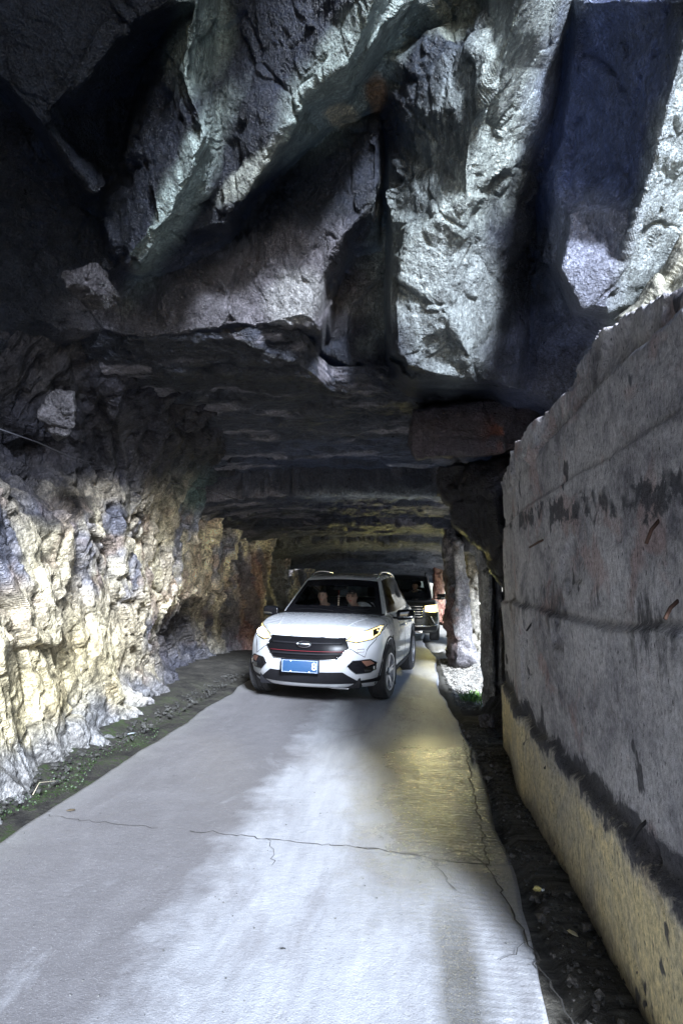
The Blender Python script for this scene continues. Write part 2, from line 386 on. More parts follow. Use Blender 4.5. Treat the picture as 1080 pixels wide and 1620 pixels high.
    c = c + (np.array([.13, .18, .17])-c)*(.8*np.exp(-((Yg-8)/.8)**2-((Z-2.75)/.25)**2))[..., None]
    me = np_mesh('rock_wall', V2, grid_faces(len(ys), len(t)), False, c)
    o = link('rock_wall', me, M_WALL)
    tag(o, 'long rough-hewn rock wall, pale and shattered, rising along the mossy left edge of the road', 'rock wall', kind='thing'); return o
build_left_wall()
# ---------------------------------------------------------------- low tunnel ceiling
def build_ceiling():
    ys = yspace(4.45, 34, .02, .07); xs = np.linspace(-3.6, 2.0, 290)
    Yg, Xg = np.meshgrid(ys, xs, indexing='ij')
    q = np.stack([Xg*.8, Yg*1.2, Xg*0], -1); wv = fbm(q, 3, 61)
    def step(y0, h, wdt=.07, jag=.35): return -h*sstep(y0, y0+wdt, Yg+jag*wv)
    Z = 3.42 - .02*(Yg-4.5) + 0*Xg
    Z += step(6.2, .05, .3)+step(7.1, .06, .2)+step(8.35, .42, .10, .12)
    Z += -.0*Yg + step(10.8, .16, .25, .5) + .12*sstep(12, 12.6, Yg+.3*wv)+step(13.6, .22, .2, .4)+step(17, .15, .3, .5)+.1*sstep(18.5, 19, Yg)+step(22, .18, .4)
    Z -= .16*sstep(.6, 3.2, np.abs(Xg+.8))**2*2*sstep(7, 9, Yg)
    sh = .95*sstep(-.9, -.7, Xg)*np.exp(-np.maximum(0, Yg-4.4)/1.2); Z += .5*np.maximum(0, 4.85-Yg)
    Yg = Yg+sh
    V = np.stack([Xg, Yg, Z], -1); N = np.zeros_like(V); N[..., 2] = -1
    g = grid_normals(V); g = np.where(g[..., 2:] > 0, -g, g); N = g
    W, _ = rock_relief(V, N, .06, .028, .008, 101, (.55, 1.3, 1.4))
    lam = ridged(np.stack([Xg*1.1, Yg*4.5, Z*3], -1), 4, 107)       # thin bedding layers broken off along the bed
    V2 = W + N*(.035*np.round(lam*3)/3)[..., None]
    n = fbm(V*1.4, 4, 110); n2 = fbm(V*np.array([1.5, 6, 4]), 4, 113)
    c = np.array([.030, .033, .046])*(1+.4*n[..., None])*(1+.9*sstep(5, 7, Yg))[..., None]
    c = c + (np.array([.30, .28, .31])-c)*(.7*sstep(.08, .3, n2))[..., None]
    c = c + (np.array([.5, .54, .56])-c)*(.9*(np.exp(-((Z-2.78)/.05)**2)+.5*sstep(.25, .45, n2))*np.exp(-((Yg-sh-8.4)/.3)**2)*sstep(-1.9, -.9, Xg))[..., None]  # lit lower edge of the ledge, painted as a pale stripe
    c = c + (np.array([.22, .23, .25])-c)*(.75*sstep(10, 14, Yg))[..., None]  # light from the side openings painted into the far ceiling colour
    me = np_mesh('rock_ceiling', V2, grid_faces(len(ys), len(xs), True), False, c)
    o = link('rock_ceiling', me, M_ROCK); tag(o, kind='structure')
build_ceiling()
def build_chamber():
    # unseen high roof over the camera, added to cut sky light; open to the right
    ys = np.arange(-9, 2.6, .1); xs = np.arange(-4.5, .5, .1); Yg, Xg = np.meshgrid(ys, xs, indexing='ij')
    Z = 6.8+.5*fbm(np.stack([Xg*.5, Yg*.5, Xg*0], -1), 3, 700)+.12*Xg
    V = np.stack([Xg, Yg, Z], -1); N = np.zeros_like(V); N[..., 2] = -1; V2, _ = rock_relief(V, N, .2, .07, .01, 701)
    c = np.array([.04, .04, .05])*(1+.4*fbm(V*1.4, 3, 702)[..., None]); tag(link('light_block_roof', np_mesh('light_block_roof', V2, grid_faces(len(ys), len(xs), True), True, c), M_ROCK), kind='structure')
build_chamber()
def build_back():  # unseen rock behind the camera, added to darken the fill light
    xs = np.arange(-4.5, -.2, .08); zs = np.arange(-.3, 8, .08); Xg, Zg = np.meshgrid(xs, zs, indexing='ij')
    V = np.stack([Xg, -5.2+.3*Zg*0+.5*fbm(np.stack([Xg*.6, Zg*.6, Xg*0], -1), 3, 720), Zg], -1); N = np.zeros_like(V); N[..., 1] = 1; V2, _ = rock_relief(V, N, .2, .07, .01, 721)
    c = np.array([.06, .06, .07])*(1+.4*fbm(V*1.4, 3, 722)[..., None]); tag(link('light_block_back', np_mesh('light_block_back', V2, grid_faces(len(xs), len(zs)), True, c), M_ROCK), kind='structure')
build_back()
# ---------------------------------------------------------------- solid rock from an outline
def inside(poly, X, Y):
    m = np.zeros(X.shape, bool); n = len(poly)
    for i in range(n):
        x0, y0 = poly[i][:2]; x1, y1 = poly[(i+1) % n][:2]
        if y0 == y1: continue
        cond = ((y0 > Y) != (y1 > Y)) & (X < (x1-x0)*(Y-y0)/(y1-y0)+x0)
        m ^= cond
    return m
def rock_slab(name, outline, thick, col, inner=(), step=1.6, drop=.12, seed=0, relief=(.04, .02, .006), mat=None, aniso=(1, 1, .6), jag=3., grad=None, mesh_only=False):
    """a solid piece of rock: outline = (px, py, Y) where its face stands, thick = metres behind the face"""
    xs = [p[0] for p in outline]; yy = [p[1] for p in outline]
    gx = np.arange(min(xs)-12, max(xs)+12, step); gy = np.arange(min(yy)-12, max(yy)+12, step)
    X, Yp = np.meshgrid(gx, gy, indexing='ij')
    big = [(min(xs)-60, min(yy)-60, outline[0][2]), (max(xs)+60, min(yy)-60, outline[0][2]), (max(xs)+60, max(yy)+60, outline[-1][2]), (min(xs)-60, max(yy)+60, outline[-1][2])]
    lines = [list(outline)+[outline[0]]]+[list(l) for l in inner]+[[b] for b in big]
    D = raster(lines, gx, gy); mean = np.mean([p[2] for p in outline]); D = np.where(np.isnan(D), mean, D)
    V0 = Pn(X, Yp, D); k = 900/mean
    wx = fbm(V0*5, 4, seed+1)*jag; wy = fbm(V0*5, 4, seed+2)*jag
    m = inside(outline, X+wx, Yp+wy)
    mm = smooth2(m.astype(float), 10); D = D + drop*(1-sstep(.5, .98, mm))
    D = smooth2(D, 4)
    V = Pn(X, Yp, D); N = grid_normals(V); view = np.array(CAM)-V; N = np.where(((N*view).sum(-1) < 0)[..., None], -N, N)
    V2, d = rock_relief(V, N, *relief, seed+10, aniso)
    n = fbm(V*2, 4, seed+40); n2 = fbm(V*7, 4, seed+44)
    col = np.array(col, float)
    if col.ndim == 1: col = np.stack([col*.75, col*1.25])
    c = col[0]+(col[1]-col[0])*np.clip(.5+n+.5*n2, 0, 1)[..., None]
    if grad is not None: c = grad(c, V, n, n2)
    B = V2.copy(); dirv = V-np.array(CAM); dirv = dirv*(thick/dirv[..., 1])[..., None]; cen = V[m].mean(0)
    B = V + dirv*(1-.25*(1-mm))[..., None] + (cen-V)*.12
    B = B + fbm(B*4, 3, seed+60)[..., None]*.04
    cell = m[:-1, :-1] & m[1:, :-1] & m[1:, 1:] & m[:-1, 1:]
    F = grid_faces(len(gx), len(gy), False, cell); nV = V2.size//3
    Fb = F[:, ::-1]+nV
    e = np.concatenate([F[:, [k, (k+1) % 4]] for k in range(4)]); key = np.sort(e, 1); kk = key[:, 0]*10**8+key[:, 1]
    u, idx, cnt = np.unique(kk, return_index=True, return_counts=True); be = e[idx[cnt == 1]]
    Fs = []; prev = be
    L = 4; rings = []
    allV = [V2.reshape(-1, 3), B.reshape(-1, 3)]; allC = [c.reshape(-1, 3), c.reshape(-1, 3)]
    a, b = be[:, 0], be[:, 1]
    ids = np.unique(be); base = 2*nV; remap = {}
    A0 = V2.reshape(-1, 3)[ids]; B0 = B.reshape(-1, 3)[ids]; lut = np.full(nV, -1); lut[ids] = np.arange(len(ids))
    ring_prev = (a, b)
    for k in range(1, L):
        R = A0+(B0-A0)*k/L; R = R+fbm(R*5, 3, seed+70)[..., None]*.035
        allV.append(R); allC.append(c.reshape(-1, 3)[ids]); off = base+(k-1)*len(ids)
        na, nb_ = lut[a]+off, lut[b]+off
        Fs.append(np.stack([ring_prev[1], ring_prev[0], na, nb_], -1)); ring_prev = (na, nb_)
    Fs.append(np.stack([ring_prev[1], ring_prev[0], a+nV, b+nV], -1))
    AV = np.concatenate(allV); AC = np.concatenate(allC); AF = np.concatenate([F, Fb]+Fs)
    used = np.unique(AF); lut2 = np.full(len(AV), -1); lut2[used] = np.arange(len(used))
    me = np_mesh(name, AV[used], lut2[AF], False, AC[used])
    return me
def boulder(name, c, r, seed, col, mat, relief=(.05, .02, .005), lab=None, cat=None, group=None, res=5, kind=None, parent=None, rot=0):
    bm = bmesh.new(); bmesh.ops.create_icosphere(bm, subdivisions=res, radius=1)
    V = np.array([v.co[:] for v in bm.verts]); F = np.array([[v.index for v in f.verts] for f in bm.faces]); bm.free()
    f, _ = facet(V*1.1+seed*3.7, seed, .9, .5); V = V*(1+.28*f+.12*fbm(V*1.2, 3, seed))[:, None]
    # knock the ball into flat faces
    rng = np.random.RandomState(seed)
    for _ in range(9):
        d = rng.normal(size=3); d /= np.linalg.norm(d); k = .55+.3*rng.rand(); s = V@d; V = V-np.maximum(s-k, 0)[:, None]*d*.92
    V = V*np.array(r)
    ca, sa = math.cos(rot), math.sin(rot); V = V@np.array([[ca, sa, 0], [-sa, ca, 0], [0, 0, 1]])
    Nn = V/np.linalg.norm(V, axis=1, keepdims=True); W = V+np.array(c)
    V2, _ = rock_relief(W, Nn, *relief, seed+7)
    n = np.clip(.5+fbm(W*4, 3, seed), 0, 1)[:, None]; cc = np.array(col)*(.7+.6*n)
    me = np_mesh(name, V2-np.array(c), F, True, cc); o = link(name, me, mat, parent); o.location = c
    return tag(o, lab, cat, group, kind)
# ================================================================ hanging and standing rock, concrete, ground
def slab_thing(name, lab, cat, mat, *a, **k):
    o = link(name, rock_slab(name, *a, **k), mat); tag(o, lab, cat, 'rock pillars between the side openings' if name == 'rock_pillar' else None, 'thing'); return o
DK = (.075, .072, .088)
slab_thing('rock_lintel', 'square-edged dark rock lintel with rust-red stains, hung over the right side of the tunnel mouth', 'rock lintel', M_ROCK,
  [(652,648,5.5),(700,640,5.5),(760,632,5.5),(830,626,5.4),(872,640,5.3),(868,690,5.35),(835,714,5.4),(740,722,5.5),(655,731,5.55),(648,700,5.6)],
  1.1, (.085, .072, .088), seed=201, drop=.14, relief=(.05, .02, .006), jag=5,
  grad=lambda c, V, n, n2: c+(np.array([.26, .09, .05])-c)*(.85*np.exp(-((V[..., 0]-.92)/.13)**2-((V[..., 2]-2.95)/.16)**2)*sstep(-.2, .2, n2))[..., None])
slab_thing('rock_shoulder', 'black jagged rock shoulder narrowing the tunnel mouth beneath the stained lintel', 'rock shoulder', M_ROCK,
  [(686,735,6.6),(740,728,6.5),(812,716,6.3),(850,712,5.9),(838,800,5.8),(815,905,5.9),(806,945,6.),(792,930,6.2),(770,905,6.5),(764,875,6.6),(745,858,6.8),(722,838,6.9),(708,802,6.9),(692,782,6.9)],
  1.0, (.028, .026, .036), inner=[[(770,760,6.2),(800,880,6.0)]], seed=211, drop=.2, relief=(.07, .03, .006))
def col_grad(c, V, n, n2):
    return c+(np.array([.12, .115, .13])-c)*(.7*sstep(.0, .3, n2))[..., None]
slab_thing('rock_column', 'tall slim grey rock column with a vertical split, beside the concrete wall end', 'rock column', M_WALL,
  [(752,842,7.4),(770,880,7.3),(783,892,7.2),(792,925,7.0),(797,960,6.9),(796,1090,6.8),(794,1122,6.8),(768,1128,7.),(764,1110,7.1),(762,1060,7.2),(758,980,7.3),(757,900,7.4),(748,868,7.5)],
  .55, ((.22, .225, .25), (.46, .46, .48)), inner=[[(777,915,7.05),(779,1000,7.0),(784,1112,6.95)], [(780,915,7.3),(782,1000,7.3),(787,1105,7.1)]], seed=221, drop=.15, relief=(.03, .018, .006), aniso=(1.5, 1, .3), grad=col_grad, jag=2)
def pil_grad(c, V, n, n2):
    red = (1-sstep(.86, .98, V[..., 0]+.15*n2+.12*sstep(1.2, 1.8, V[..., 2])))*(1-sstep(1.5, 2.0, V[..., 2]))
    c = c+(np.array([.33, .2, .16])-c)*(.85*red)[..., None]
    c = c+(np.array([.62, .57, .42])-c)*(.8*sstep(1.25, 1.55, V[..., 0]+.1*n2-.15*(V[..., 2] < 1)))[..., None]  # sunlit right side of the pillar, painted cream
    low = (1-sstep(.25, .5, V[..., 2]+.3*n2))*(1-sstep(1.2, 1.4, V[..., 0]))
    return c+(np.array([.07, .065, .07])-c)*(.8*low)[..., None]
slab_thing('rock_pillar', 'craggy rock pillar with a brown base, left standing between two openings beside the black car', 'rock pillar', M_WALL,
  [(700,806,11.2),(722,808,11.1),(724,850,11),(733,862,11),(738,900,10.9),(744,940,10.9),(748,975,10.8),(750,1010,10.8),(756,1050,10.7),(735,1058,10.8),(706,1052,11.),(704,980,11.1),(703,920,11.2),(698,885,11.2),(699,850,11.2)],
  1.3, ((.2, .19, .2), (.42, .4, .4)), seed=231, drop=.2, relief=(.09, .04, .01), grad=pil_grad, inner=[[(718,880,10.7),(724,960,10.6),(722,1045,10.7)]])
slab_thing('rock_pillar', 'distant red-brown rock pillar, seen past the door mirror of the black car', 'rock pillar', M_WALL,
  [(683,862,22),(702,862,22),(704,930,22),(706,985,22),(690,985,22),(684,975,22),(682,900,22)], 2.2, ((.24, .12, .09), (.4, .26, .18)), seed=241, drop=.3, relief=(.12, .06, .01), step=.8, jag=1.2)
slab_thing('rock_pillar', 'pale cream sunlit rock pillar glimpsed through the gap beside the grey column', 'rock pillar', M_LIME,
  [(732,838,14.2),(752,832,14),(776,846,13.8),(790,900,13.6),(792,1040,13.4),(768,1050,13.4),(744,1046,13.6),(738,1000,13.8),(736,930,14)],
  1.2, ((.16, .15, .125), (.3, .28, .23)), seed=271, drop=.25, relief=(.12, .06, .012))
# dark rock packed between the concrete wall end and the column
slab_thing('rock_buttress', 'low dark rock buttress wedged in the gap between concrete wall and grey column', 'rock buttress', M_ROCK,
  [(792,905,6.6),(830,905,6.3),(830,1150,6.),(792,1178,5.9),(768,1160,6.3),(762,1128,6.7),(776,1105,6.9),(790,1090,6.9),(792,1000,7.0)], .5, (.03, .028, .034), seed=251, drop=.15, relief=(.06, .03, .006))
boulder('hanging_rock', P(97, 648, 4.0), (.17, .2, .24), 5, (.07, .065, .07), M_ROCK, (.07, .03, .006), 'pale wedge-shaped rock sticking out of the dark upper left wall, lower of two', 'rock')
boulder('hanging_rock', P(148, 455, 3.75), (.14, .2, .19), 9, (.06, .055, .06), M_ROCK, (.07, .03, .006), 'small knobbly rock poking from the roof above the wedge-shaped one', 'rock')
boulder('fallen_rock', G(768, 1152)+Vector((.1, 0, .03)), (.16, .16, .13), 12, (.16, .15, .16), M_WALL, (.04, .02, .005), 'fallen dark rock lying at the foot of the grey column', 'rock')
# ---- right hand roof side above the openings
def build_side_band():
    ys = np.concatenate([np.arange(6.3, 30, .06)])
    prof = [(1.9, 5.5), (1.55, 4.2), (1.25, 3.5), (1.1, 2.9), (1.05, 2.5), (1.25, 2.36), (1.8, 2.3), (2.4, 2.4), (2.6, 3.), (2.7, 5.5)]
    pr = []
    for a, b in zip(prof, prof[1:]):
        L = max(2, int(math.hypot(b[0]-a[0], b[1]-a[1])/.045))
        for k in range(L): pr.append((a[0]+(b[0]-a[0])*k/L, a[1]+(b[1]-a[1])*k/L))
    pr.append(prof[-1]); pr = np.array(pr)
    V = np.zeros((len(ys), len(pr), 3)); V[..., 0] = pr[None, :, 0]; V[..., 1] = ys[:, None]; V[..., 2] = pr[None, :, 1]
    V[..., 2] += (-.22*np.exp(-((ys-11.6)/.7)**2)-.1*sstep(12, 16, ys))[:, None]
    N = grid_normals(V); c0 = np.array([1.9, 0, 3.8]); o = V-c0; o[..., 1] = 0; N = np.where(((N*o).sum(-1) < 0)[..., None], -N, N)
    V2, _ = rock_relief(V, N, .12, .04, .01, 303)
    n = fbm(V*1.5, 4, 309)
    c = np.array([.045, .042, .052])*(1+.5*n[..., None]); c = c+(np.array([.5, .47, .42])-c)*(.75*sstep(1.2, 1.7, V[..., 0]))[..., None]
    me = np_mesh('rock_side_roof', V2, grid_faces(len(ys), len(pr)), True, c)
    tag(link('rock_side_roof', me, M_ROCK), kind='structure')
build_side_band()
# ---- outside: sunlit limestone beyond the openings
def build_cliff():
    ys = np.arange(30, 90, .2); zs = np.arange(-.4, 16, .16)
    Yg, Zg = np.meshgrid(ys, zs, indexing='ij')
    X = 6.6+.0*Yg+.5*fbm(np.stack([Yg*.4, Yg*0, Zg*.4], -1), 3, 404)+(Yg-30)*.05+.06*Zg
    V = np.stack([X, Yg, Zg], -1); N = np.zeros_like(V); N[..., 0] = -1
    V2, _ = rock_relief(V, N, .25, .1, .02, 404, dens=.6)
    c = np.array([.17, .155, .125])*(1+.3*fbm(V*1.2, 3, 409)[..., None])
    # end face toward the camera
    me = np_mesh('cliff', V2, grid_faces(len(ys), len(zs)), True, c); tag(link('cliff', me, M_LIME), kind='structure')
    xs = np.arange(2.3, 30, .14); Xg, Zg = np.meshgrid(xs, zs, indexing='ij')
    V = np.stack([Xg, 26+.15*Zg+.35*(Xg-2.4)+.5*fbm(np.stack([Xg*.5, Zg*.5, Xg*0], -1), 3, 7), Zg], -1); N = np.zeros_like(V); N[..., 1] = -1
    V2, _ = rock_relief(V, N, .2, .09, .02, 414, dens=.7); c = np.array([.18, .165, .13])*(1+.3*fbm(V*1.2, 3, 419)[..., None])
    me = np_mesh('cliff_end', V2, grid_faces(len(xs), len(zs), True), True, c); tag(link('cliff_face', me, M_LIME), kind='structure')
build_cliff()
def build_hill():
    xs = np.linspace(22, 260, 90); ys = np.linspace(-160, 420, 160); Yg, Xg = np.meshgrid(ys, xs, indexing='ij')
    q = np.stack([Xg*.02, Yg*.02, Xg*0], -1); Z = (Xg-22)*.62*(.75+.5*fbm(q, 4, 5))+6*fbm(q*6, 4, 8)-25
    V = np.stack([Xg, Yg, Z], -1); c = np.array([.11, .14, .06])*(1+.5*fbm(q*14, 4, 9)[..., None])
    me = np_mesh('hills', V, grid_faces(len(ys), len(xs)), True, c); tag(link('hills', me, M_LIME), kind='structure')
build_hill()
# ---- pale rock on top of the concrete wall at the opening
slab_thing('sunlit_rock', 'cream sunlit rock resting on top of the concrete wall in the upper right corner', 'rock', M_LIME,
  [(965,505,3.3),(1000,480,3.2),(1040,432,3.1),(1080,366,3.0),(1180,300,2.9),(1300,330,2.8),(1300,520,2.7),(1100,520,2.7),(1040,500,2.8),(1000,512,3.0)],
  .8, ((.30, .29, .22), (.46, .44, .36)), seed=261, drop=.15, relief=(.025, .012, .004), jag=3)
# ---------------------------------------------------------------- concrete wall
WX = .93
YJ = XW(1077, 700, .86).y
def concrete_material():
    nb = NB('stained_concrete'); co, (x, y, z) = pos_xyz(nb)
    v = nb.coord(); st = nb.coord((1, 2.0, .35))
    big = nb.noise(v, 1.6, 6, .7, .5); med = nb.noise(v, 7, 6, .7); fine = nb.noise(v, 60, 4, .7); drip = nb.noise(st, 9, 6, .7, .2); drip2 = nb.noise(st, 26, 4, .65)
    c = nb.mix(nb.ramp(big, [(.40, 0.), (.60, 1.)]), (.17, .165, .185), (.50, .485, .49))
    c = nb.mix(nb.ramp(med, [(.42, .0), (.62, .65)]), c, (.50, .48, .49))
    # pink stains
    pk = nb.math('MULTIPLY', nb.ramp(nb.noise(v, 2.7, 4, .6, .5), [(.56, 0.), (.64, .55)]), nb.ramp(z, [(.3, 0.), (.5, 1.)]))
    c = nb.mix(pk, c, (.36, .25, .23))
    # lowest lift: yellow lime crust over bare concrete
    zn = nb.math('ADD', z, nb.math('MULTIPLY_ADD', nb.noise(v, 3.2, 6, .72, .6), .42, -.21)); zn = nb.math('ADD', zn, nb.math('MULTIPLY_ADD', drip, .05, -.025))
    low = nb.ramp(zn, [(.46, 1.), (.60, 0.)])
    yel = nb.mix(nb.ramp(big, [(.35, 0.), (.6, 1.)]), (.46, .43, .35), (.80, .68, .38))
    yel = nb.mix(nb.ramp(drip2, [(.34, .45), (.46, 0.)]), yel, (.2, .17, .13))
    c = nb.mix(low, c, yel)
    # base splash, dark
    c = nb.mix(nb.ramp(nb.math('ADD', z, nb.math('MULTIPLY_ADD', big, .3, -.15)), [(.0, .85), (.14, 0.)]), c, (.12, .11, .10))
    # black weeping joint between lifts
    band = nb.math('ABSOLUTE', nb.math('ADD', zn, -.60)); wide = nb.ramp(big, [(.3, .35), (.7, 1.)])
    bl = nb.ramp(nb.math('DIVIDE', band, wide), [(.06, 1.), (.115, 0.)])
    c = nb.mix(nb.math('MULTIPLY', bl, .93), c, (.045, .045, .055))
    # drips under the higher joint and blotches
    z2 = nb.math('ADD', z, nb.math('MULTIPLY_ADD', drip, .9, -.45)); j2 = nb.ramp(nb.math('ABSOLUTE', nb.math('ADD', z2, -1.36)), [(.02, .8), (.12, 0.)])
    j2 = nb.math('MULTIPLY', j2, nb.ramp(nb.noise(v, 2.1, 4, .6), [(.5, 0.), (.58, 1.)])); c = nb.mix(j2, c, (.06, .06, .07))
    z3 = nb.math('ADD', z, nb.math('MULTIPLY_ADD', med, .5, -.25)); z3 = nb.math('ADD', z3, nb.math('MULTIPLY', y, -.06))
    j3 = nb.math('MULTIPLY', nb.ramp(nb.math('ABSOLUTE', nb.math('ADD', z3, -1.72)), [(.04, .9), (.07, 0.)]), nb.ramp(nb.noise(v, 2.6, 3, .6), [(.5, 0.), (.55, 1.)]))
    c = nb.mix(j3, c, (.05, .052, .062))
    blot = nb.ramp(nb.noise(nb.coord((1, 1, .55)), 4.6, 3, .55, .3), [(.655, 0.), (.675, .9)]); c = nb.mix(blot, c, (.06, .06, .07))
    c = nb.mix(nb.ramp(drip2, [(.3, .4), (.42, 0.)]), c, (.15, .145, .15))
    c = nb.mix(nb.ramp(drip, [(.66, 0.), (.74, .45)]), c, (.55, .54, .53))
    pits = nb.voro(nb.coord((1, 1, .5)), 34); c = nb.mix(nb.ramp(pits, [(.08, .8), (.16, 0.)]), c, (.07, .07, .075))
    spk = nb.noise(nb.coord((1, 1, .6)), 55, 5, .75); c = nb.mix(.9, c, nb.ramp(spk, [(.34, .55), (.5, 1.), (.66, 1.4)]), 'MULTIPLY')
    jn = nb.math('ABSOLUTE', nb.math('SUBTRACT', nb.math('FRACT', nb.math('MULTIPLY', nb.math('ADD', y, nb.math('MULTIPLY', drip, .02)), .82)), .5)); c = nb.mix(nb.ramp(jn, [(.0, .55), (.008, 0.)]), c, (.1, .1, .11))
    b = nb.bump(spk, .6, .012); b = nb.bump(med, .6, .03, b); b = nb.bump(drip, .25, .02, b); b = nb.bump(fine, .5, .006, b); b = nb.bump(nb.ramp(pits, [(.0, 0.), (.2, 1.)]), .6, .01, b)
    return nb.set(Base_Color=c, Roughness=.8, Normal=b, Specular_IOR_Level=.3)
M_CONC = concrete_material()
def build_concrete():
    ys = np.concatenate([np.arange(-4, 1.5, .08), np.arange(1.5, 5.86, .014)]); zs = np.arange(-.1, 2.95, .0135)
    Yg, Zg = np.meshgrid(ys, zs, indexing='ij')
    top = np.interp(Yg, [1.9, 2.45, 2.9, 3.3, 5.3, 6], [2.50, 2.66, 2.72, 2.58, 2.58, 2.5])+.07*fbm(np.stack([Yg*1.5, Yg*0, Yg*0], -1), 3, 3)
    X = WX - .03*Zg + .10*sstep(4.4, 5.6, Yg)+.02
    edge = fbm(np.stack([Yg*2, Yg*0, Zg*8], -1), 4, 21)
    X -= .04*(1-sstep(1.335, 1.375, Zg+.05*edge))
    X -= .045*(1-sstep(.55, .60, Zg+.05*edge))
    X -= .02*(1-sstep(2.05, 2.07, Zg+.02*edge))
    up = sstep(2.36, 2.42, Zg+.07*edge-.05*np.sin(Yg))
    X += .04*up*1.0 - .10*up*fbm(np.stack([Yg*2, Yg*0, Zg*2], -1), 4, 28)
    p = np.stack([X*0, Yg, Zg], -1)
    X -= .018*fbm(p*1.3, 4, 31)+.006*fbm(p*9, 4, 35)+.003*fbm(p*30, 2, 36)
    f, e = facet(p*np.array([1, 3, 2.2]), 39, .6, .6); X -= (.05*up)*f
    # spalls
    sp = sstep(.42, .5, fbm(p*2.4+7, 4, 44)); X += .02*sp
    # cracks running down to the right (toward the camera)
    for (ya, za, yb, zb) in ((2.95, .95, 2.45, .12), (2.2, .62, 1.75, .1), (2.6, .42, 2.2, -.05), (5.0, 1.3, 4.4, .5)):
        L2 = (yb-ya)**2+(zb-za)**2; t = np.clip(((Yg-ya)*(yb-ya)+(Zg-za)*(zb-za))/L2, 0, 1)
        dd = np.hypot(Yg-(ya+t*(yb-ya)), Zg-(za+t*(zb-za))+.05*fbm(p*5, 3, 51)); X += .03*np.exp(-(dd/.009)**2)
    ends = sstep(5.74, 5.84, Yg); X += .05*ends
    V = np.stack([X, Yg, Zg], -1)
    keep = Yg < YJ-.06+.02*fbm(p*3, 3, 61)+.05*sstep(1.28, 1.34, Zg)       # window opening beside the camera
    cell = ~(keep[:-1, :-1] | keep[1:, 1:] | keep[1:, :-1] | keep[:-1, 1:])
    topm = (Zg > top)[:-1, :-1]; cell &= ~topm
    F = grid_faces(len(ys), len(zs), False, cell); nV = V.size//3
    B = V.copy(); B[..., 0] = WX+.62+.03*fbm(p*2, 3, 71)
    e = np.concatenate([F[:, [k, (k+1) % 4]] for k in range(4)]); key = np.sort(e, 1); kk = key[:, 0]*10**8+key[:, 1]
    u, idx, cnt = np.unique(kk, return_index=True, return_counts=True); be = e[idx[cnt == 1]]
    Fs = np.stack([be[:, 1], be[:, 0], be[:, 0]+nV, be[:, 1]+nV], -1)
    AV = np.concatenate([V.reshape(-1, 3), B.reshape(-1, 3)]); AF = np.concatenate([F, F[:, ::-1]+nV, Fs])
    used = np.unique(AF); lut = np.full(len(AV), -1); lut[used] = np.arange(len(used))
    me = np_mesh('concrete_wall', AV[used], lut[AF], True); o = link('concrete_wall', me, M_CONC)
    tag(o, 'thick stained concrete retaining wall poured in lifts, yellow crust below a black weeping joint', 'concrete wall', kind='thing')
    return o
conc = build_concrete()
M_RUST = plain('rusty_iron', (.09, .05, .035), .8, .3, .4, 60)
M_BLACKIRON = plain('black_iron', (.03, .028, .03), .7, .4, .3, 60)
def tube(name, pts, r, mat, parent=None, seg=7, taper=None):
    V, F = [], []; n = len(pts)
    for i, p in enumerate(pts):
        p = Vector(p); a = Vector(pts[max(0, i-1)]); b = Vector(pts[min(n-1, i+1)]); t = (b-a).normalized()
        s = t.cross(Vector((0, 0, 1)) if abs(t.z) < .9 else Vector((1, 0, 0))).normalized(); q = t.cross(s)
        rr = r if taper is None else r*(1+(taper-1)*i/(n-1))
        for k in range(seg):
            an = 2*math.pi*k/seg; V.append(p+(s*math.cos(an)+q*math.sin(an))*rr)
    for i in range(n-1):
        for k in range(seg): F.append((i*seg+k, i*seg+(k+1) % seg, (i+1)*seg+(k+1) % seg, (i+1)*seg+k))
    F.append(tuple(range(seg))[::-1]); F.append(tuple(range((n-1)*seg, n*seg)))
    me = bpy.data.meshes.new(name); me.from_pydata([v[:] for v in V], [], F); me.polygons.foreach_set('use_smooth', [True]*len(F))
    return link(name, me, mat, parent)
def at_wall(px, py, off=0.0):
    q = XW(px, py, WX-.06); q.x -= off; return q
for (a, b, lab_m) in (((1022, 1294), (1017, 1330), M_BLACKIRON), ((881, 1190), (872, 1216), M_BLACKIRON), ((1036, 823), (1041, 860), M_RUST), ((861, 852), (847, 866), M_RUST),
                      ((846, 978), (842, 998), M_BLACKIRON), ((1066, 950), (1072, 980), M_RUST)):
    p0 = at_wall(*a, -.012); p2 = at_wall(*b, .04); p1 = p0.lerp(p2, .4)
    o = tube('rebar_stub', [p0, p1+Vector((-.008, 0, 0)), p2], .0065, lab_m, conc)
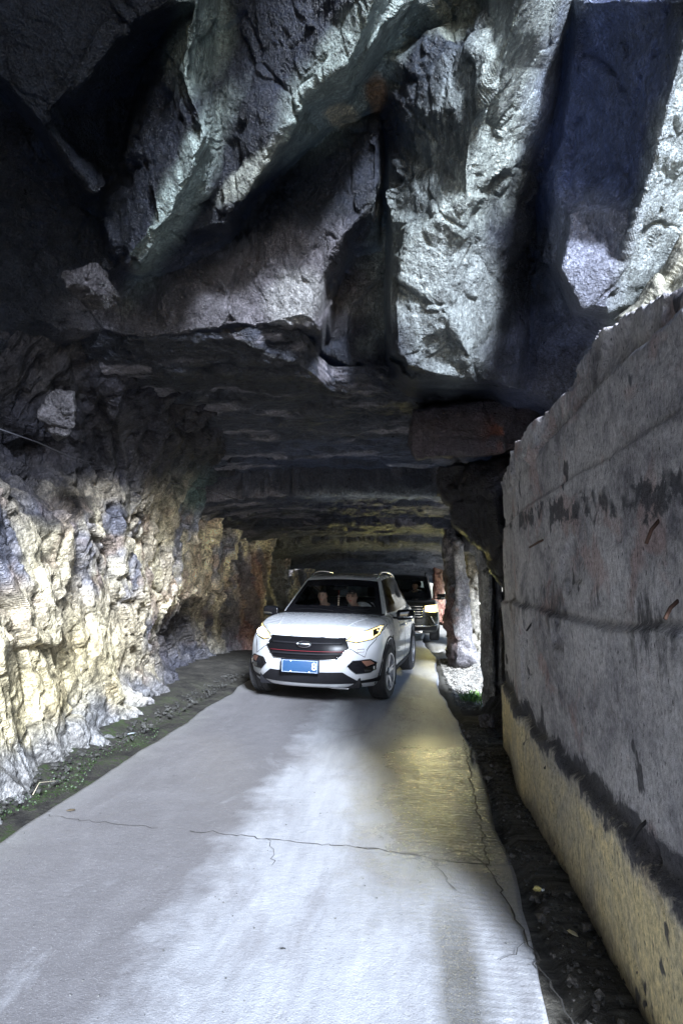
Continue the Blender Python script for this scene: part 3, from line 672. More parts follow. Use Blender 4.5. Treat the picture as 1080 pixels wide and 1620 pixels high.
# ---------------------------------------------------------------- ground
def ground_mats():
    nb = NB('worn_road_concrete'); co, (x, y, z) = pos_xyz(nb); v = nb.coord()
    big = nb.noise(v, .9, 5, .6, .3); med = nb.noise(v, 5, 6, .7); fine = nb.noise(v, 120, 3, .7); sm = nb.noise(v, 30, 5, .7)
    along = nb.noise(nb.coord((3.2, .5, 1)), 3, 5, .65)
    xn = nb.math('ADD', x, nb.math('MULTIPLY_ADD', med, .5, -.25)); xn = nb.math('ADD', xn, nb.math('MULTIPLY_ADD', big, .7, -.35))
    c = nb.mix(nb.ramp(along, [(.3, 0.), (.7, 1.)]), (.25, .255, .27), (.34, .345, .36))
    dust = nb.ramp(xn, [(-1.05, 1.), (-.82, 0.)])
    m = nb.n('ShaderNodeMapRange'); nb.l(xn, m.inputs[0]); m.inputs[1].default_value = -1.08; m.inputs[2].default_value = -.8; m.inputs[3].default_value = 1; m.inputs[4].default_value = 0
    c = nb.mix(nb.math('MULTIPLY', m.outputs[0], .9), c, (.10, .094, .097))
    m2 = nb.n('ShaderNodeMapRange'); nb.l(xn, m2.inputs[0]); m2.inputs[1].default_value = -2.3; m2.inputs[2].default_value = -2.05; m2.inputs[3].default_value = 1; m2.inputs[4].default_value = 0
    c = nb.mix(nb.math('MULTIPLY', m2.outputs[0], .4), c, (.2, .2, .185))
    # wet zone along the right edge, with the concrete wall's shadow painted in
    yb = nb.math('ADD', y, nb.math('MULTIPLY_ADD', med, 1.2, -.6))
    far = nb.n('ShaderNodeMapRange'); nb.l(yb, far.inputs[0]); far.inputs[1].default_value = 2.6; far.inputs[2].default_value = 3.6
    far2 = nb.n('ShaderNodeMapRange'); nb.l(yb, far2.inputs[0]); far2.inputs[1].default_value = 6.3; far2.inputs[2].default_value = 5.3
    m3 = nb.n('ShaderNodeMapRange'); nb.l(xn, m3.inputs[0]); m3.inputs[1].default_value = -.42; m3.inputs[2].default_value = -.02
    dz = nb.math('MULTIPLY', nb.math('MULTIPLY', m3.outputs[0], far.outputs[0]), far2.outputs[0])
    # narrow tyre-wet strip nearer the camera
    ms = nb.math('ABSOLUTE', nb.math('ADD', nb.math('ADD', x, nb.math('MULTIPLY_ADD', med, .12, -.06)), -.22))
    st = nb.n('ShaderNodeMapRange'); nb.l(ms, st.inputs[0]); st.inputs[1].default_value = .13; st.inputs[2].default_value = .05
    stn = nb.math('MULTIPLY', st.outputs[0], .85)
    nf = nb.n('ShaderNodeMapRange'); nb.l(y, nf.inputs[0]); nf.inputs[1].default_value = 3.6; nf.inputs[2].default_value = 2.6
    stn = nb.math('MULTIPLY', stn, nf.outputs[0])
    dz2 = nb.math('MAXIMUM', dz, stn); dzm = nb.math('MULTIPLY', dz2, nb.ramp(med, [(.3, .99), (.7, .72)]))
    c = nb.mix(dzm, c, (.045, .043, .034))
    moss = nb.math('MULTIPLY', dz, nb.ramp(sm, [(.5, 0.), (.62, .5)])); c = nb.mix(moss, c, (.22, .21, .10))
    c = nb.mix(nb.ramp(sm, [(.28, .35), (.42, 0.)]), c, (.2, .2, .2))
    pt = nb.noise(nb.coord((1, .45, 1)), 1.7, 6, .72, .8); c = nb.mix(nb.ramp(pt, [(.36, .55), (.5, 0.)]), c, (.16, .155, .16)); c = nb.mix(nb.ramp(pt, [(.58, 0.), (.7, .25)]), c, (.42, .43, .45))
    ag = nb.noise(v, 210, 2, .6); c = nb.mix(nb.ramp(ag, [(.32, .5), (.42, 0.)]), c, (.12, .12, .12)); c = nb.mix(nb.ramp(ag, [(.6, 0.), (.7, .4)]), c, (.5, .5, .5))
    spots = nb.voro(nb.coord((1, 1, 1)), 7.5); c = nb.mix(nb.ramp(spots, [(.05, .5), (.09, 0.)]), c, (.2, .2, .21))
    g = nb.math('SINE', nb.math('MULTIPLY', nb.math('ADD', y, nb.math('MULTIPLY', nb.noise(v, 3, 3), .05)), 150))
    gm = nb.math('MULTIPLY', g, nb.ramp(nb.math('ADD', x, nb.math('MULTIPLY_ADD', med, .6, -.3)), [(.0, .0), (.3, .7)]))
    c = nb.mix(nb.math('MULTIPLY', nb.ramp(gm, [(.1, 0.), (.7, .22)]), 1.), c, (.1, .1, .1))
    b = nb.bump(gm, .14, .003); b = nb.bump(sm, .35, .01, b); b = nb.bump(fine, .35, .004, b); b = nb.bump(med, .25, .02, b)
    rr = nb.math('ADD', nb.ramp(dz2, [(0, .55), (1, .20)]), nb.math('MULTIPLY_ADD', sm, .3, -.15))
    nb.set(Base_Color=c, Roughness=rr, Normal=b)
    road = nb.m
    nb = NB('dirt_and_moss'); co, (x, y, z) = pos_xyz(nb); v = nb.coord(); n1 = nb.noise(v, 3, 6, .7); n2 = nb.noise(v, 18, 6, .75); n3 = nb.noise(v, 90, 3, .7)
    c = nb.mix(nb.ramp(n1, [(.35, 0.), (.65, 1.)]), (.022, .021, .02), (.06, .056, .048))
    c = nb.mix(nb.ramp(n2, [(.56, 0.), (.68, .7)]), c, (.10, .095, .08))
    lf = nb.n('ShaderNodeMapRange'); nb.l(x, lf.inputs[0]); lf.inputs[1].default_value = -2.0; lf.inputs[2].default_value = -2.4
    nr = nb.n('ShaderNodeMapRange'); nb.l(y, nr.inputs[0]); nr.inputs[1].default_value = 9; nr.inputs[2].default_value = 4
    fx_ = nb.n('ShaderNodeMapRange'); nb.l(x, fx_.inputs[0]); fx_.inputs[1].default_value = .6; fx_.inputs[2].default_value = .75
    fy_ = nb.n('ShaderNodeMapRange'); nb.l(y, fy_.inputs[0]); fy_.inputs[1].default_value = 7.0; fy_.inputs[2].default_value = 7.8
    c = nb.mix(nb.math('MULTIPLY', fx_.outputs[0], fy_.outputs[0]), c, nb.mix(n2, (.24, .23, .20), (.44, .42, .37)))
    sx_ = nb.n('ShaderNodeMapRange'); nb.l(x, sx_.inputs[0]); sx_.inputs[1].default_value = .4; sx_.inputs[2].default_value = .5
    sy_ = nb.n('ShaderNodeMapRange'); nb.l(y, sy_.inputs[0]); sy_.inputs[1].default_value = 7.4; sy_.inputs[2].default_value = 6.6
    c = nb.mix(nb.math('MULTIPLY', sx_.outputs[0], sy_.outputs[0]), c, nb.mix(nb.ramp(nb.noise(nb.coord((.5, 2, 1)), 4, 6, .75, .5), [(.38, 0.), (.62, 1.)]), (.035, .033, .03), (.16, .15, .125)))
    ms = nb.math('MULTIPLY', nb.math('MULTIPLY', lf.outputs[0], nr.outputs[0]), nb.ramp(nb.math('ADD', nb.math('MULTIPLY', n1, .5), nb.math('MULTIPLY', n2, .5)), [(.50, 0.), (.58, .9)]))
    c = nb.mix(ms, c, nb.mix(n3, (.015, .032, .006), (.04, .07, .012)))
    nb.set(Base_Color=c, Roughness=.9, Specular_IOR_Level=.1, Normal=nb.bump(n3, .7, .01, nb.bump(n2, .8, .03)))
    return road, nb.m
M_ROAD, M_DIRT = ground_mats()
def road_h(x, y): return 0*x
def build_ground():
    xs = np.concatenate([np.linspace(-40, -4, 20), np.arange(-3.9, 3.9, .035), np.linspace(4, 24, 30)]); ys = np.concatenate([np.arange(-30, 1, .6), np.arange(1, 14, .04), np.arange(14, 80, .5)])
    Yg, Xg = np.meshgrid(ys, xs, indexing='ij'); q = np.stack([Xg, Yg, Xg*0], -1)
    Z = -.045+.02*fbm(q*2.5, 4, 501)+.012*fbm(q*11, 3, 502)
    Z += .04*sstep(.5, .6, Xg)*(Yg < 7)+.09*(1-sstep(-3.0, -2.55, Xg))+.05*sstep(.62, .9, Xg)*(Yg < 6.5)
    sh_ = sstep(.5, .6, Xg)*(1-sstep(6.6, 7.2, Yg)); Z = Z*(1-sh_)+(-.010+.012*fbm(q*4, 4, 521))*sh_
    road = sstep(-2.46, -2.36, Xg)*(1-sstep(.62, .68, Xg)); Z = Z*(1-road)+(-.06)*road
    gr = sstep(.75, .85, Xg)*sstep(7.4, 8.0, Yg); Z += gr*(.04*fbm(q*6, 3, 511)+.02)
    Z -= 3*sstep(6, 20, Xg)
    V = np.stack([Xg, Yg, Z], -1)
    tag(link('ground', np_mesh('ground', V, grid_faces(len(ys), len(xs), True)), M_DIRT), kind='structure')
build_ground()
def build_road():
    ys = np.concatenate([np.arange(-20, 1, .3), np.arange(1, 14, .03), np.arange(14, 60, .25)]); t = np.linspace(0, 1, 130)
    Yg, T = np.meshgrid(ys, t, indexing='ij')
    q = np.stack([Yg*1.2, Yg*0, Yg*0], -1)
    xl = -2.33+.06*fbm(q, 4, 5)+.12*sstep(5, 8, Yg)*0; xr = .60+.05*fbm(q*1.5, 4, 6)-.07*np.sin(Yg*.9)
    X = xl+(xr-xl)*T; p = np.stack([X, Yg, X*0], -1); Z = .006*fbm(p*1.5, 3, 7)+.002*fbm(p*9, 2, 8)
    edge = np.minimum(T, 1-T); Z = Z-.10*(edge < .001)-.006*(1-sstep(0, .012, edge))
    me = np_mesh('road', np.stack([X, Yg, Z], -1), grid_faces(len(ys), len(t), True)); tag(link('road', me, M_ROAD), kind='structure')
build_road()
M_CRK = plain('crack_shadow', (.03, .028, .025), .9)
def crack(pts, w, seed, z=.009):
    rng = np.random.RandomState(seed); P3 = [G(*p) for p in pts]; out = []
    for a, b in zip(P3, P3[1:]):
        n = max(2, int((b-a).length/.035))
        for k in range(n): out.append(a.lerp(b, k/n)+Vector((rng.normal(0, .009), rng.normal(0, .009), 0)))
    out.append(P3[-1]); V = []; F = []
    for i, p in enumerate(out):
        t = (out[min(i+1, len(out)-1)]-out[max(0, i-1)]).normalized(); s = Vector((-t.y, t.x, 0)); ww = w*(.45+rng.rand()*.9)
        V += [(p+s*ww)[:2]+(z,), (p-s*ww)[:2]+(z,)]
        if i: k = 2*i; F.append((k-2, k-1, k+1, k))
    me = bpy.data.meshes.new('road_crack'); me.from_pydata(V, [], F); tag(link('road_crack', me, M_CRK), kind='structure')
crack([(75, 1290), (130, 1300), (250, 1312)], .0022, 11)
crack([(300, 1316), (420, 1328), (520, 1340), (600, 1345)], .003, 12)
crack([(560, 1341), (600, 1345), (690, 1362), (772, 1372)], .0038, 1)
crack([(712, 1085), (724, 1130), (732, 1170), (744, 1225), (762, 1320), (772, 1372), (800, 1430), (832, 1490), (852, 1530), (900, 1615), (925, 1700)], .004, 2)
crack([(772, 1372), (740, 1350), (640, 1352)], .003, 3)
crack([(420, 1328), (436, 1350), (430, 1372)], .0016, 5)
crack([(690, 1362), (700, 1392), (722, 1412)], .0018, 6)
crack([(832, 1490), (815, 1510), (790, 1522)], .0018, 7)
# ================================================================ CARS
def paint(name, col, rough=.25, coat=1., metal=0., dirt=.25, dcol=(.3, .27, .22)):
    nb = NB(name); v = nb.coord(); co, (x, y, z) = pos_xyz(nb); n = nb.noise(v, 4, 6, .7)
    d = nb.math('MULTIPLY', nb.ramp(z, [(.2, 1.), (.75, .12)]), nb.ramp(n, [(.35, .1), (.7, 1.)]))
    c = nb.mix(nb.math('MULTIPLY', d, dirt), col, dcol)
    nb.set(Base_Color=c, Roughness=nb.math('MULTIPLY_ADD', d, .4, rough), Metallic=metal, Coat_Weight=coat*.8, Coat_Roughness=.06)
    return nb.m
M_WHITE = paint('white_paint', (.45, .465, .49))
M_BLACKP = paint('black_paint', (.012, .013, .012), .22, 1., 0., .03)
M_TRIM = plain('black_trim', (.009, .009, .011), .6, 0, .3, 30, 0, .2)
M_MESH = plain('grille_black', (.005, .005, .006), .3, 0, .1, 30, 0, .1)
M_GLOSS = plain('gloss_black', (.008, .008, .01), .12)
M_CHROME = plain('chrome', (.75, .76, .78), .12, 1.)
M_RUBBER = plain('tyre_rubber', (.025, .025, .027), .8, 0, .4, 20, .2)
M_ALLOY = plain('alloy', (.42, .43, .46), .3, .9, .1)
M_SEAT = plain('seat_cloth', (.03, .03, .035), .8)
M_PLATE = plain('plate_blue', (.02, .055, .13), .45, 0, .1, 12)
M_PW = plain('plate_white', (.8, .8, .8), .4)
M_DRED = plain('dark_red', (.22, .02, .03), .5)
M_RED = plain('red_plush', (.6, .05, .035), .7)
M_AMBER = plain('amber_lens', (.16, .085, .06), .3)
def glass(name, tint, refl=1.):
    nb = NB(name); nb.t.nodes.remove(nb.b); tr = nb.n('ShaderNodeBsdfTransparent'); tr.inputs[0].default_value = (*tint, 1)
    gl = nb.n('ShaderNodeBsdfGlossy'); gl.inputs['Roughness'].default_value = .03; fr = nb.n('ShaderNodeFresnel'); fr.inputs[0].default_value = 1.5
    mx = nb.n('ShaderNodeMixShader'); nb.l(nb.math('MULTIPLY', fr.outputs[0], refl), mx.inputs[0]); nb.l(tr.outputs[0], mx.inputs[1]); nb.l(gl.outputs[0], mx.inputs[2]); nb.l(mx.outputs[0], nb.o.inputs[0])
    return nb.m
M_WIND = glass('windscreen_glass', (.92, .95, .95), .6)
M_SIDE = glass('tinted_glass', (.12, .13, .14))
M_LENS = glass('lamp_glass', (.95, .95, .93))
def glow(name, col, st):
    nb = NB(name); nb.set(Base_Color=tuple(c*.3 for c in col), Emission_Color=col, Emission_Strength=st, Roughness=.3); return nb.m
M_BULB = glow('lit_bulb', (1., .84, .42), 16); M_REFL = glow('lit_reflector', (1., .68, .22), .9)
def box_lattice(nx, ny, nz, fn):
    """surface of a box with nx*ny*nz lattice points, bent by fn(i, j, k); faces tagged (side, a, b)"""
    idx, V, F, T = {}, [], [], []
    def vid(i, j, k):
        if (i, j, k) not in idx: idx[i, j, k] = len(V); V.append(fn(i, j, k))
        return idx[i, j, k]
    for j in range(ny-1):
        for k in range(nz-1):
            F.append([vid(0, j, k), vid(0, j, k+1), vid(0, j+1, k+1), vid(0, j+1, k)]); T.append(('L', j, k))
            F.append([vid(nx-1, j, k), vid(nx-1, j+1, k), vid(nx-1, j+1, k+1), vid(nx-1, j, k+1)]); T.append(('R', j, k))
    for i in range(nx-1):
        for k in range(nz-1):
            F.append([vid(i, 0, k), vid(i+1, 0, k), vid(i+1, 0, k+1), vid(i, 0, k+1)]); T.append(('F', i, k))
            F.append([vid(i, ny-1, k), vid(i, ny-1, k+1), vid(i+1, ny-1, k+1), vid(i+1, ny-1, k)]); T.append(('B', i, k))
        for j in range(ny-1):
            F.append([vid(i, j, 0), vid(i, j+1, 0), vid(i+1, j+1, 0), vid(i+1, j, 0)]); T.append(('D', i, j))
            F.append([vid(i, j, nz-1), vid(i+1, j, nz-1), vid(i+1, j+1, nz-1), vid(i, j+1, nz-1)]); T.append(('U', i, j))
    return V, F, T
def evaluated(me, mods):
    o = bpy.data.objects.new('tmp', me); COL.objects.link(o)
    for m in mods: m(o)
    dg = bpy.context.evaluated_depsgraph_get(); r = bpy.data.meshes.new_from_object(o.evaluated_get(dg), depsgraph=dg)
    bpy.data.objects.remove(o); return r
def subsurf(l):
    def f(o): m = o.modifiers.new('s', 'SUBSURF'); m.levels = l; m.render_levels = l
    return f
def bool_cut(c):
    def f(o): m = o.modifiers.new('b', 'BOOLEAN'); m.operation = 'DIFFERENCE'; m.object = c; m.solver = 'EXACT'
    return f
def split_by_material(me, k):
    """the faces of material slot k as arrays"""
    V = [v.co.copy() for v in me.vertices]; F = [tuple(p.vertices) for p in me.polygons if p.material_index == k]
    used = sorted({i for f in F for i in f}); lut = {a: b for b, a in enumerate(used)}
    return [V[i] for i in used], [tuple(lut[i] for i in f) for f in F]
def simple(name, V, F, mat, parent=None, smooth=True, thick=0, bevel=0, loc=None, sharp=None):
    me = bpy.data.meshes.new(name); me.from_pydata([tuple(v) for v in V], [], F); me.polygons.foreach_set('use_smooth', [smooth]*len(me.polygons))
    me.update()
    if thick or bevel:
        def f(o):
            if thick: m = o.modifiers.new('t', 'SOLIDIFY'); m.thickness = thick; m.offset = 1
            if bevel: b = o.modifiers.new('b', 'BEVEL'); b.width = bevel; b.segments = 2; b.limit_method = 'ANGLE'
        me = evaluated(me, [f])
    if sharp: me.set_sharp_from_angle(angle=math.radians(sharp))
    o = link(name, me, mat, parent)
    if loc: o.location = loc
    return o
def boxm(name, c, s, mat, parent=None, bevel=.01, rot=None):
    V = [(c[0]+s[0]*a, c[1]+s[1]*b, c[2]+s[2]*d) for a in (-.5, .5) for b in (-.5, .5) for d in (-.5, .5)]
    if rot: cc = Vector(c); V = [cc+rot@(Vector(v)-cc) for v in V]
    F = [(0, 1, 3, 2), (4, 6, 7, 5), (0, 4, 5, 1), (2, 3, 7, 6), (0, 2, 6, 4), (1, 5, 7, 3)]
    return simple(name, V, F, mat, parent, True, 0, bevel, sharp=40)
def ball(name, c, r, mat, parent=None, sub=3):
    bm = bmesh.new(); bmesh.ops.create_icosphere(bm, subdivisions=sub, radius=1)
    for v in bm.verts: v.co = Vector((v.co.x*r[0], v.co.y*r[1], v.co.z*r[2]))+Vector(c)
    for f in bm.faces: f.smooth = True
    me = bpy.data.meshes.new(name); bm.to_mesh(me); bm.free(); return link(name, me, mat, parent)
def panel(name, bvh, poly, axis, mat, parent, off=.006, thick=.02, step=.03, rise=0, sign=1, lower=0):
    """a panel cut to a flat outline and laid over the body, standing slightly proud. axis 'y': seen from the front; 'x': from the side; 'z': from above"""
    a0, a1 = min(p[0] for p in poly), max(p[0] for p in poly); b0, b1 = min(p[1] for p in poly), max(p[1] for p in poly)
    pts = []; edges = []
    for k in range(len(poly)):
        p, q = Vector(poly[k]), Vector(poly[(k+1) % len(poly)]); n = max(1, int((q-p).length/step))
        for t in range(n): pts.append(p.lerp(q, t/n))
    nb_ = len(pts); edges = [(k, (k+1) % nb_) for k in range(nb_)]
    x = a0+step
    while x < a1:
        y = b0+step
        while y < b1:
            if inside(poly, np.array([x]), np.array([y]))[0] and min((Vector((x, y))-p).length for p in pts[:nb_]) > step*.5: pts.append(Vector((x, y)))
            y += step
        x += step
    ov, oe, of, *_ = geometry.delaunay_2d_cdt(pts, edges, [], 1, 1e-5)
    V = []; prev = None
    for v in ov:
        if axis == 'y': o, d = Vector((v.x, -2, v.y)), Vector((0, 1, 0))
        elif axis == 'x': o, d = Vector((3*sign, v.x, v.y)), Vector((-sign, 0, 0))
        elif axis == 'z': o, d = Vector((v.x, v.y, 4)), Vector((0, 0, -1))
        h = bvh.ray_cast(o, d)
        while h[0] is None and abs(o.x if axis != 'x' else o.y) > .05 and axis != 'x': o = Vector((o.x*.985, o.y, o.z)); h = bvh.ray_cast(o, d)
        if h[0] is None: p = (prev if prev is not None else 1.2); co_ = o+d*p
        else: prev = h[3]; co_ = h[0]
        V.append(co_-d*off)
    F = []
    d = {'y': Vector((0, -1, 0)), 'x': Vector((sign, 0, 0)), 'z': Vector((0, 0, 1))}[axis]
    for f in of:
        f = tuple(f); n = (V[f[1]]-V[f[0]]).cross(V[f[2]]-V[f[0]]); F.append(f if n.dot(d) > 0 else f[::-1])
    n0 = len(V); W = V+[v-d*thick for v in V]; G_ = list(F)+[tuple(n0+i for i in f[::-1]) for f in F]
    cnt = {}
    for f in F:
        for k in range(len(f)): cnt[(f[k], f[(k+1) % len(f)])] = 1
    for (a, b) in list(cnt):
        if (b, a) not in cnt: G_.append((b, a, a+n0, b+n0))
    me = bpy.data.meshes.new(name); me.from_pydata([tuple(v) for v in W], [], G_); me.polygons.foreach_set('use_smooth', [True]*len(G_)); me.update()
    me.set_sharp_from_angle(angle=math.radians(50))
    return link(name, me, mat, parent)
def outline_tube(name, bvh, poly, axis, r, mat, parent, closed=True, sign=1, off=.004, step=.04):
    pts = []; m = len(poly)
    for k in range(m if closed else m-1):
        p, q = Vector(poly[k]), Vector(poly[(k+1) % m]); n = max(1, int((q-p).length/step))
        for t in range(n): pts.append(p.lerp(q, t/n))
    pts.append(Vector(poly[0] if closed else poly[-1])); out = []
    for v in pts:
        if axis == 'y': o, d = Vector((v.x, -2, v.y)), Vector((0, 1, 0))
        elif axis == 'x': o, d = Vector((3*sign, v.x, v.y)), Vector((-sign, 0, 0))
        else: o, d = Vector((v.x, v.y, 4)), Vector((0, 0, -1))
        h = bvh.ray_cast(o, d)
        if h[0] is not None: out.append(h[0]-d*off)
    return tube(name, out, r, mat, parent, 6)
def wheel(parent, x, y, r, wd, side, rim_r, spokes=5, steer=0):
    """tyre with a grooved tread (> rim with spokes, hub cap)"""
    prof = [(rim_r, -wd/2+.012), (rim_r+.03, -wd/2), (r-.035, -wd/2), (r-.012, -wd/2+.02), (r, -wd/2+.045)]
    gr = []
    for g in (-.055, 0, .055): gr += [(r, g-.008), (r-.01, g-.006), (r-.01, g+.006), (r, g+.008)]
    prof = prof+gr+[(p[0], -p[1]) for p in prof[::-1]]
    N_ = 56; V, F = [], []; rz = Matrix.Rotation(steer, 3, 'Z')
    for k in range(N_):
        a = 2*math.pi*k/N_; bump_ = 1-.006*(k % 2)
        for (rr, t) in prof: q = rr*(bump_ if rr > r-.02 else 1); V.append(rz@Vector((t*1.0, math.cos(a)*q, math.sin(a)*q)))
    m = len(prof)
    for k in range(N_):
        for j in range(m-1): F.append((k*m+j, ((k+1) % N_)*m+j, ((k+1) % N_)*m+j+1, k*m+j+1))
        F.append((k*m+m-1, ((k+1) % N_)*m+m-1, ((k+1) % N_)*m, k*m))
    o = simple('wheel', V, F, M_RUBBER, parent, True, loc=(x, y, r), sharp=35)
    # rim: barrel, five twin spokes, hub
    V, F = [], []
    def addring(r0, t0, r1, t1):
        b = len(V)
        for k in range(40):
            a = 2*math.pi*k/40
            V.append(rz@Vector((side*t0, math.cos(a)*r0, math.sin(a)*r0))); V.append(rz@Vector((side*t1, math.cos(a)*r1, math.sin(a)*r1)))
        for k in range(40): c = (k+1) % 40; F.append((b+2*k, b+2*k+1, b+2*c+1, b+2*c))
    h = wd/2
    addring(rim_r+.005, h-.002, rim_r-.012, h-.004); addring(rim_r-.012, h-.004, rim_r-.022, h-.10); addring(rim_r-.022, h-.10, .02, h-.12)
    for s in range(spokes):
        for dv in (-.13, .13):
            a = 2*math.pi*s/spokes+dv+.2; a2 = 2*math.pi*s/spokes+dv*.55+.2
            for (rr0, aa0, rr1, aa1) in ((.05, a2, rim_r-.012, a),):
                b = len(V)
                for (rr, aa, wv, tt) in ((rr0, aa0, .022, h-.03), (rr1, aa1, .013, h-.012)):
                    c_ = Vector((0, math.cos(aa)*rr, math.sin(aa)*rr)); pz = Vector((0, -math.sin(aa), math.cos(aa)))
                    for sg, tx in ((-1, tt-.03), (-.8, tt), (.8, tt), (1, tt-.03)):
                        q = c_+pz*(wv*sg); q.x = side*tx; V.append(rz@q)
                for j in range(3): F.append((b+j, b+j+1, b+4+j+1, b+4+j))
    ro = simple('rim', V, F, M_ALLOY, o, False)
    hb = ball('hub_cap', (side*(h-.025), 0, 0), (.02, .05, .05), M_ALLOY, o)
    return o
def car_body(q, paint_m, parent):
    ys, W, ZT, zb = q['ys'], q['W'], q['ZT'], q['zb']; XF = [-1, -.93, -.75, -.4, 0, .4, .75, .93, 1]; ZL = q['ZL']
    def lower(i, j, k):
        xf = XF[i]; y = ys[j]; z = ZL[k]; ztop = ZT[j]
        t = (z-zb)/(ZL[-1]-zb); zz = zb+(ztop-zb)*t
        wv = W[j]*(1-.10*max(0, (t-.72)/.28)**1.6-.07*max(0, (.25-t)/.25)**2)
        x = wv*xf
        nose = q['nose'][k]; f = max(0, 1-y/.9)
        y2 = y+nose*f+q['bow']*abs(xf)**3*f
        if j >= len(ys)-4: g = (y-ys[-4])/(ys[-1]-ys[-4]); y2 = y-.16*abs(xf)**3*g-(.12*(abs(t-.55)/.5)**2)*g
        if k == len(ZL)-1: zz += q['crown']*(1-xf*xf)-.012*(abs(xf) > .95)
        return Vector((x, y2, zz))
    V, F, T = box_lattice(len(XF), len(ys), len(ZL), lower)
    me = bpy.data.meshes.new('b'); me.from_pydata(V, [], F)
    for m in (0, 1, 2): me.materials.append(None)
    for p, t in zip(me.polygons, T):
        p.material_index = 0; p.use_smooth = True
        if t[0] == 'D' or (t[0] in 'LRFB' and t[2] == 0): p.material_index = 1
        if t[0] == 'U' and ys[t[2]] > q['deck'] and t[1] not in (0, len(XF)-2): p.material_index = 2
    full = evaluated(me, [subsurf(2)])
    cuts = bpy.data.meshes.new('c'); bm = bmesh.new()
    for (wx, wy) in ((1, q['fa']), (-1, q['fa']), (1, q['ra']), (-1, q['ra'])):
        bmesh.ops.create_cone(bm, cap_ends=True, segments=48, radius1=q['arch'], radius2=q['arch'], depth=.75,
          matrix=Matrix.Translation((wx*(q['hw']), wy, q['wr']+.015))@Matrix.Rotation(math.pi/2, 4, 'Y'))
    bm.to_mesh(cuts); bm.free(); co = bpy.data.objects.new('cut', cuts); COL.objects.link(co)
    cuts.materials.append(None); cuts.materials.append(None)
    for p in cuts.polygons: p.material_index = 1
    cut = evaluated(full, [bool_cut(co)]); bpy.data.objects.remove(co)
    mats = [paint_m, M_TRIM, M_SEAT]; cut.materials.clear()
    for m in mats: cut.materials.append(m)
    cut.set_sharp_from_angle(angle=math.radians(32)); cut.name = 'body'
    body = bpy.data.objects.new('body', cut); COL.objects.link(body); body.parent = parent
    bvh = BVHTree.FromPolygons([v.co for v in full.vertices], [tuple(p.vertices) for p in full.polygons])
    # greenhouse
    gx = [-1, -.955, -.9, -.5, 0, .5, .9, .955, 1]; gs = q['gs']; gv = [0, .07, .13, .86, .93, 1]
    def top(i, j, k):
        xf, s, v = gx[i], gs[j], gv[k]
        yf = (q['wb']+.24*xf*xf)*(1-v)+(q['wt']+.10*xf*xf)*v; yr = (q['rb']-.15*xf*xf)*(1-v)+(q['rt']-.08*xf*xf)*v
        y = yf+(yr-yf)*s; u = s
        hb = q['hb']*(1-.06*(1-min(1, u*4))**2-.10*max(0, (u-.6)/.4)**2); ht = q['ht']*(1-.05*(1-min(1, u*4))**2-.08*max(0, (u-.6)/.4)**2)
        vv = v**1.12; x = xf*(hb*(1-vv)+ht*vv)
        zb_ = np.interp(y, q['by'], q['bz']); zt = q['roof']-.07*(1-min(1, s*3))**2-q['rdrop']*max(0, (s-.55)/.45)**2+.035*(1-xf*xf)
        z = zb_*(1-v)+zt*v
        if k in (2, 3): # glass bulge
            x *= 1.008
        return Vector((x, y, z))
    V, F, T = box_lattice(len(gx), len(gs), len(gv), top); me = bpy.data.meshes.new('g'); me.from_pydata(V, [], F)
    for m in range(4): me.materials.append(None)
    keep = []
    for p, t in zip(me.polygons, T):
        p.use_smooth = True; m = 0
        if t[0] == 'F': m = 1 if (t[2] == 2 and 2 <= t[1] <= 5) else (3 if t[2] in (1, 2, 3) and 1 <= t[1] <= 6 else (3 if t[2] == 0 else 0))
        elif t[0] == 'B': m = 2 if (t[2] == 2 and 2 <= t[1] <= 5) else 0
        elif t[0] in 'LR':
            if t[2] == 2: m = 2 if t[1] in q['win'] else (3 if t[1] in q['blk'] else 0)
            elif t[2] in (1, 3) and q['winx'][0] <= t[1] <= q['winx'][1]: m = 3
        p.material_index = m
    bm = bmesh.new(); bm.from_mesh(me); bm.faces.ensure_lookup_table()
    bmesh.ops.delete(bm, geom=[f for f, t in zip(list(bm.faces), T) if t[0] == 'D'], context='FACES'); bm.to_mesh(me); bm.free()
    gm = evaluated(me, [subsurf(2)])
    gb = BVHTree.FromPolygons([v.co for v in gm.vertices], [tuple(p.vertices) for p in gm.polygons])
    v, f = split_by_material(gm, 0); simple('roof', v, f, paint_m, parent, True)
    v, f = split_by_material(gm, 3); simple('window_surround', v, f, M_GLOSS, parent, True)
    v, f = split_by_material(gm, 1); simple('windscreen', v, f, M_WIND, parent, True)
    v, f = split_by_material(gm, 2)
    # the side and rear panes, one mesh each
    bm = bmesh.new(); vs = [bm.verts.new(x) for x in v]
    for a in f: bm.faces.new([vs[i] for i in a])
    seen = set()
    for s in list(bm.faces):
        if s in seen: continue
        st = [s]; comp = []
        while st:
            a = st.pop()
            if a in seen: continue
            seen.add(a); comp.append(a)
            for e in a.edges:
                for n_ in e.link_faces:
                    if n_ not in seen: st.append(n_)
        vv = sorted({x for a in comp for x in a.verts}, key=id); lut = {x: i for i, x in enumerate(vv)}
        cy = sum(x.co.y for x in vv)/len(vv); rear = cy > q['rb']-.35 and abs(sum(x.co.x for x in vv)/len(vv)) < .3
        simple('rear_window' if rear else 'side_window', [x.co.copy() for x in vv], [tuple(lut[x] for x in a.verts) for a in comp], M_SIDE, parent, True)
    bm.free()
    return bvh, gb
def seat(parent, x, y, z=.45):
    boxm('seat', (x, y, z), (.5, .5, .16), M_SEAT, parent, .05); boxm('seat_back', (x, y+.3, z+.38), (.48, .14, .62), M_SEAT, parent, .05, Matrix.Rotation(-.2, 3, 'X')); boxm('headrest', (x, y+.42, z+.78), (.24, .1, .17), M_SEAT, parent, .04)
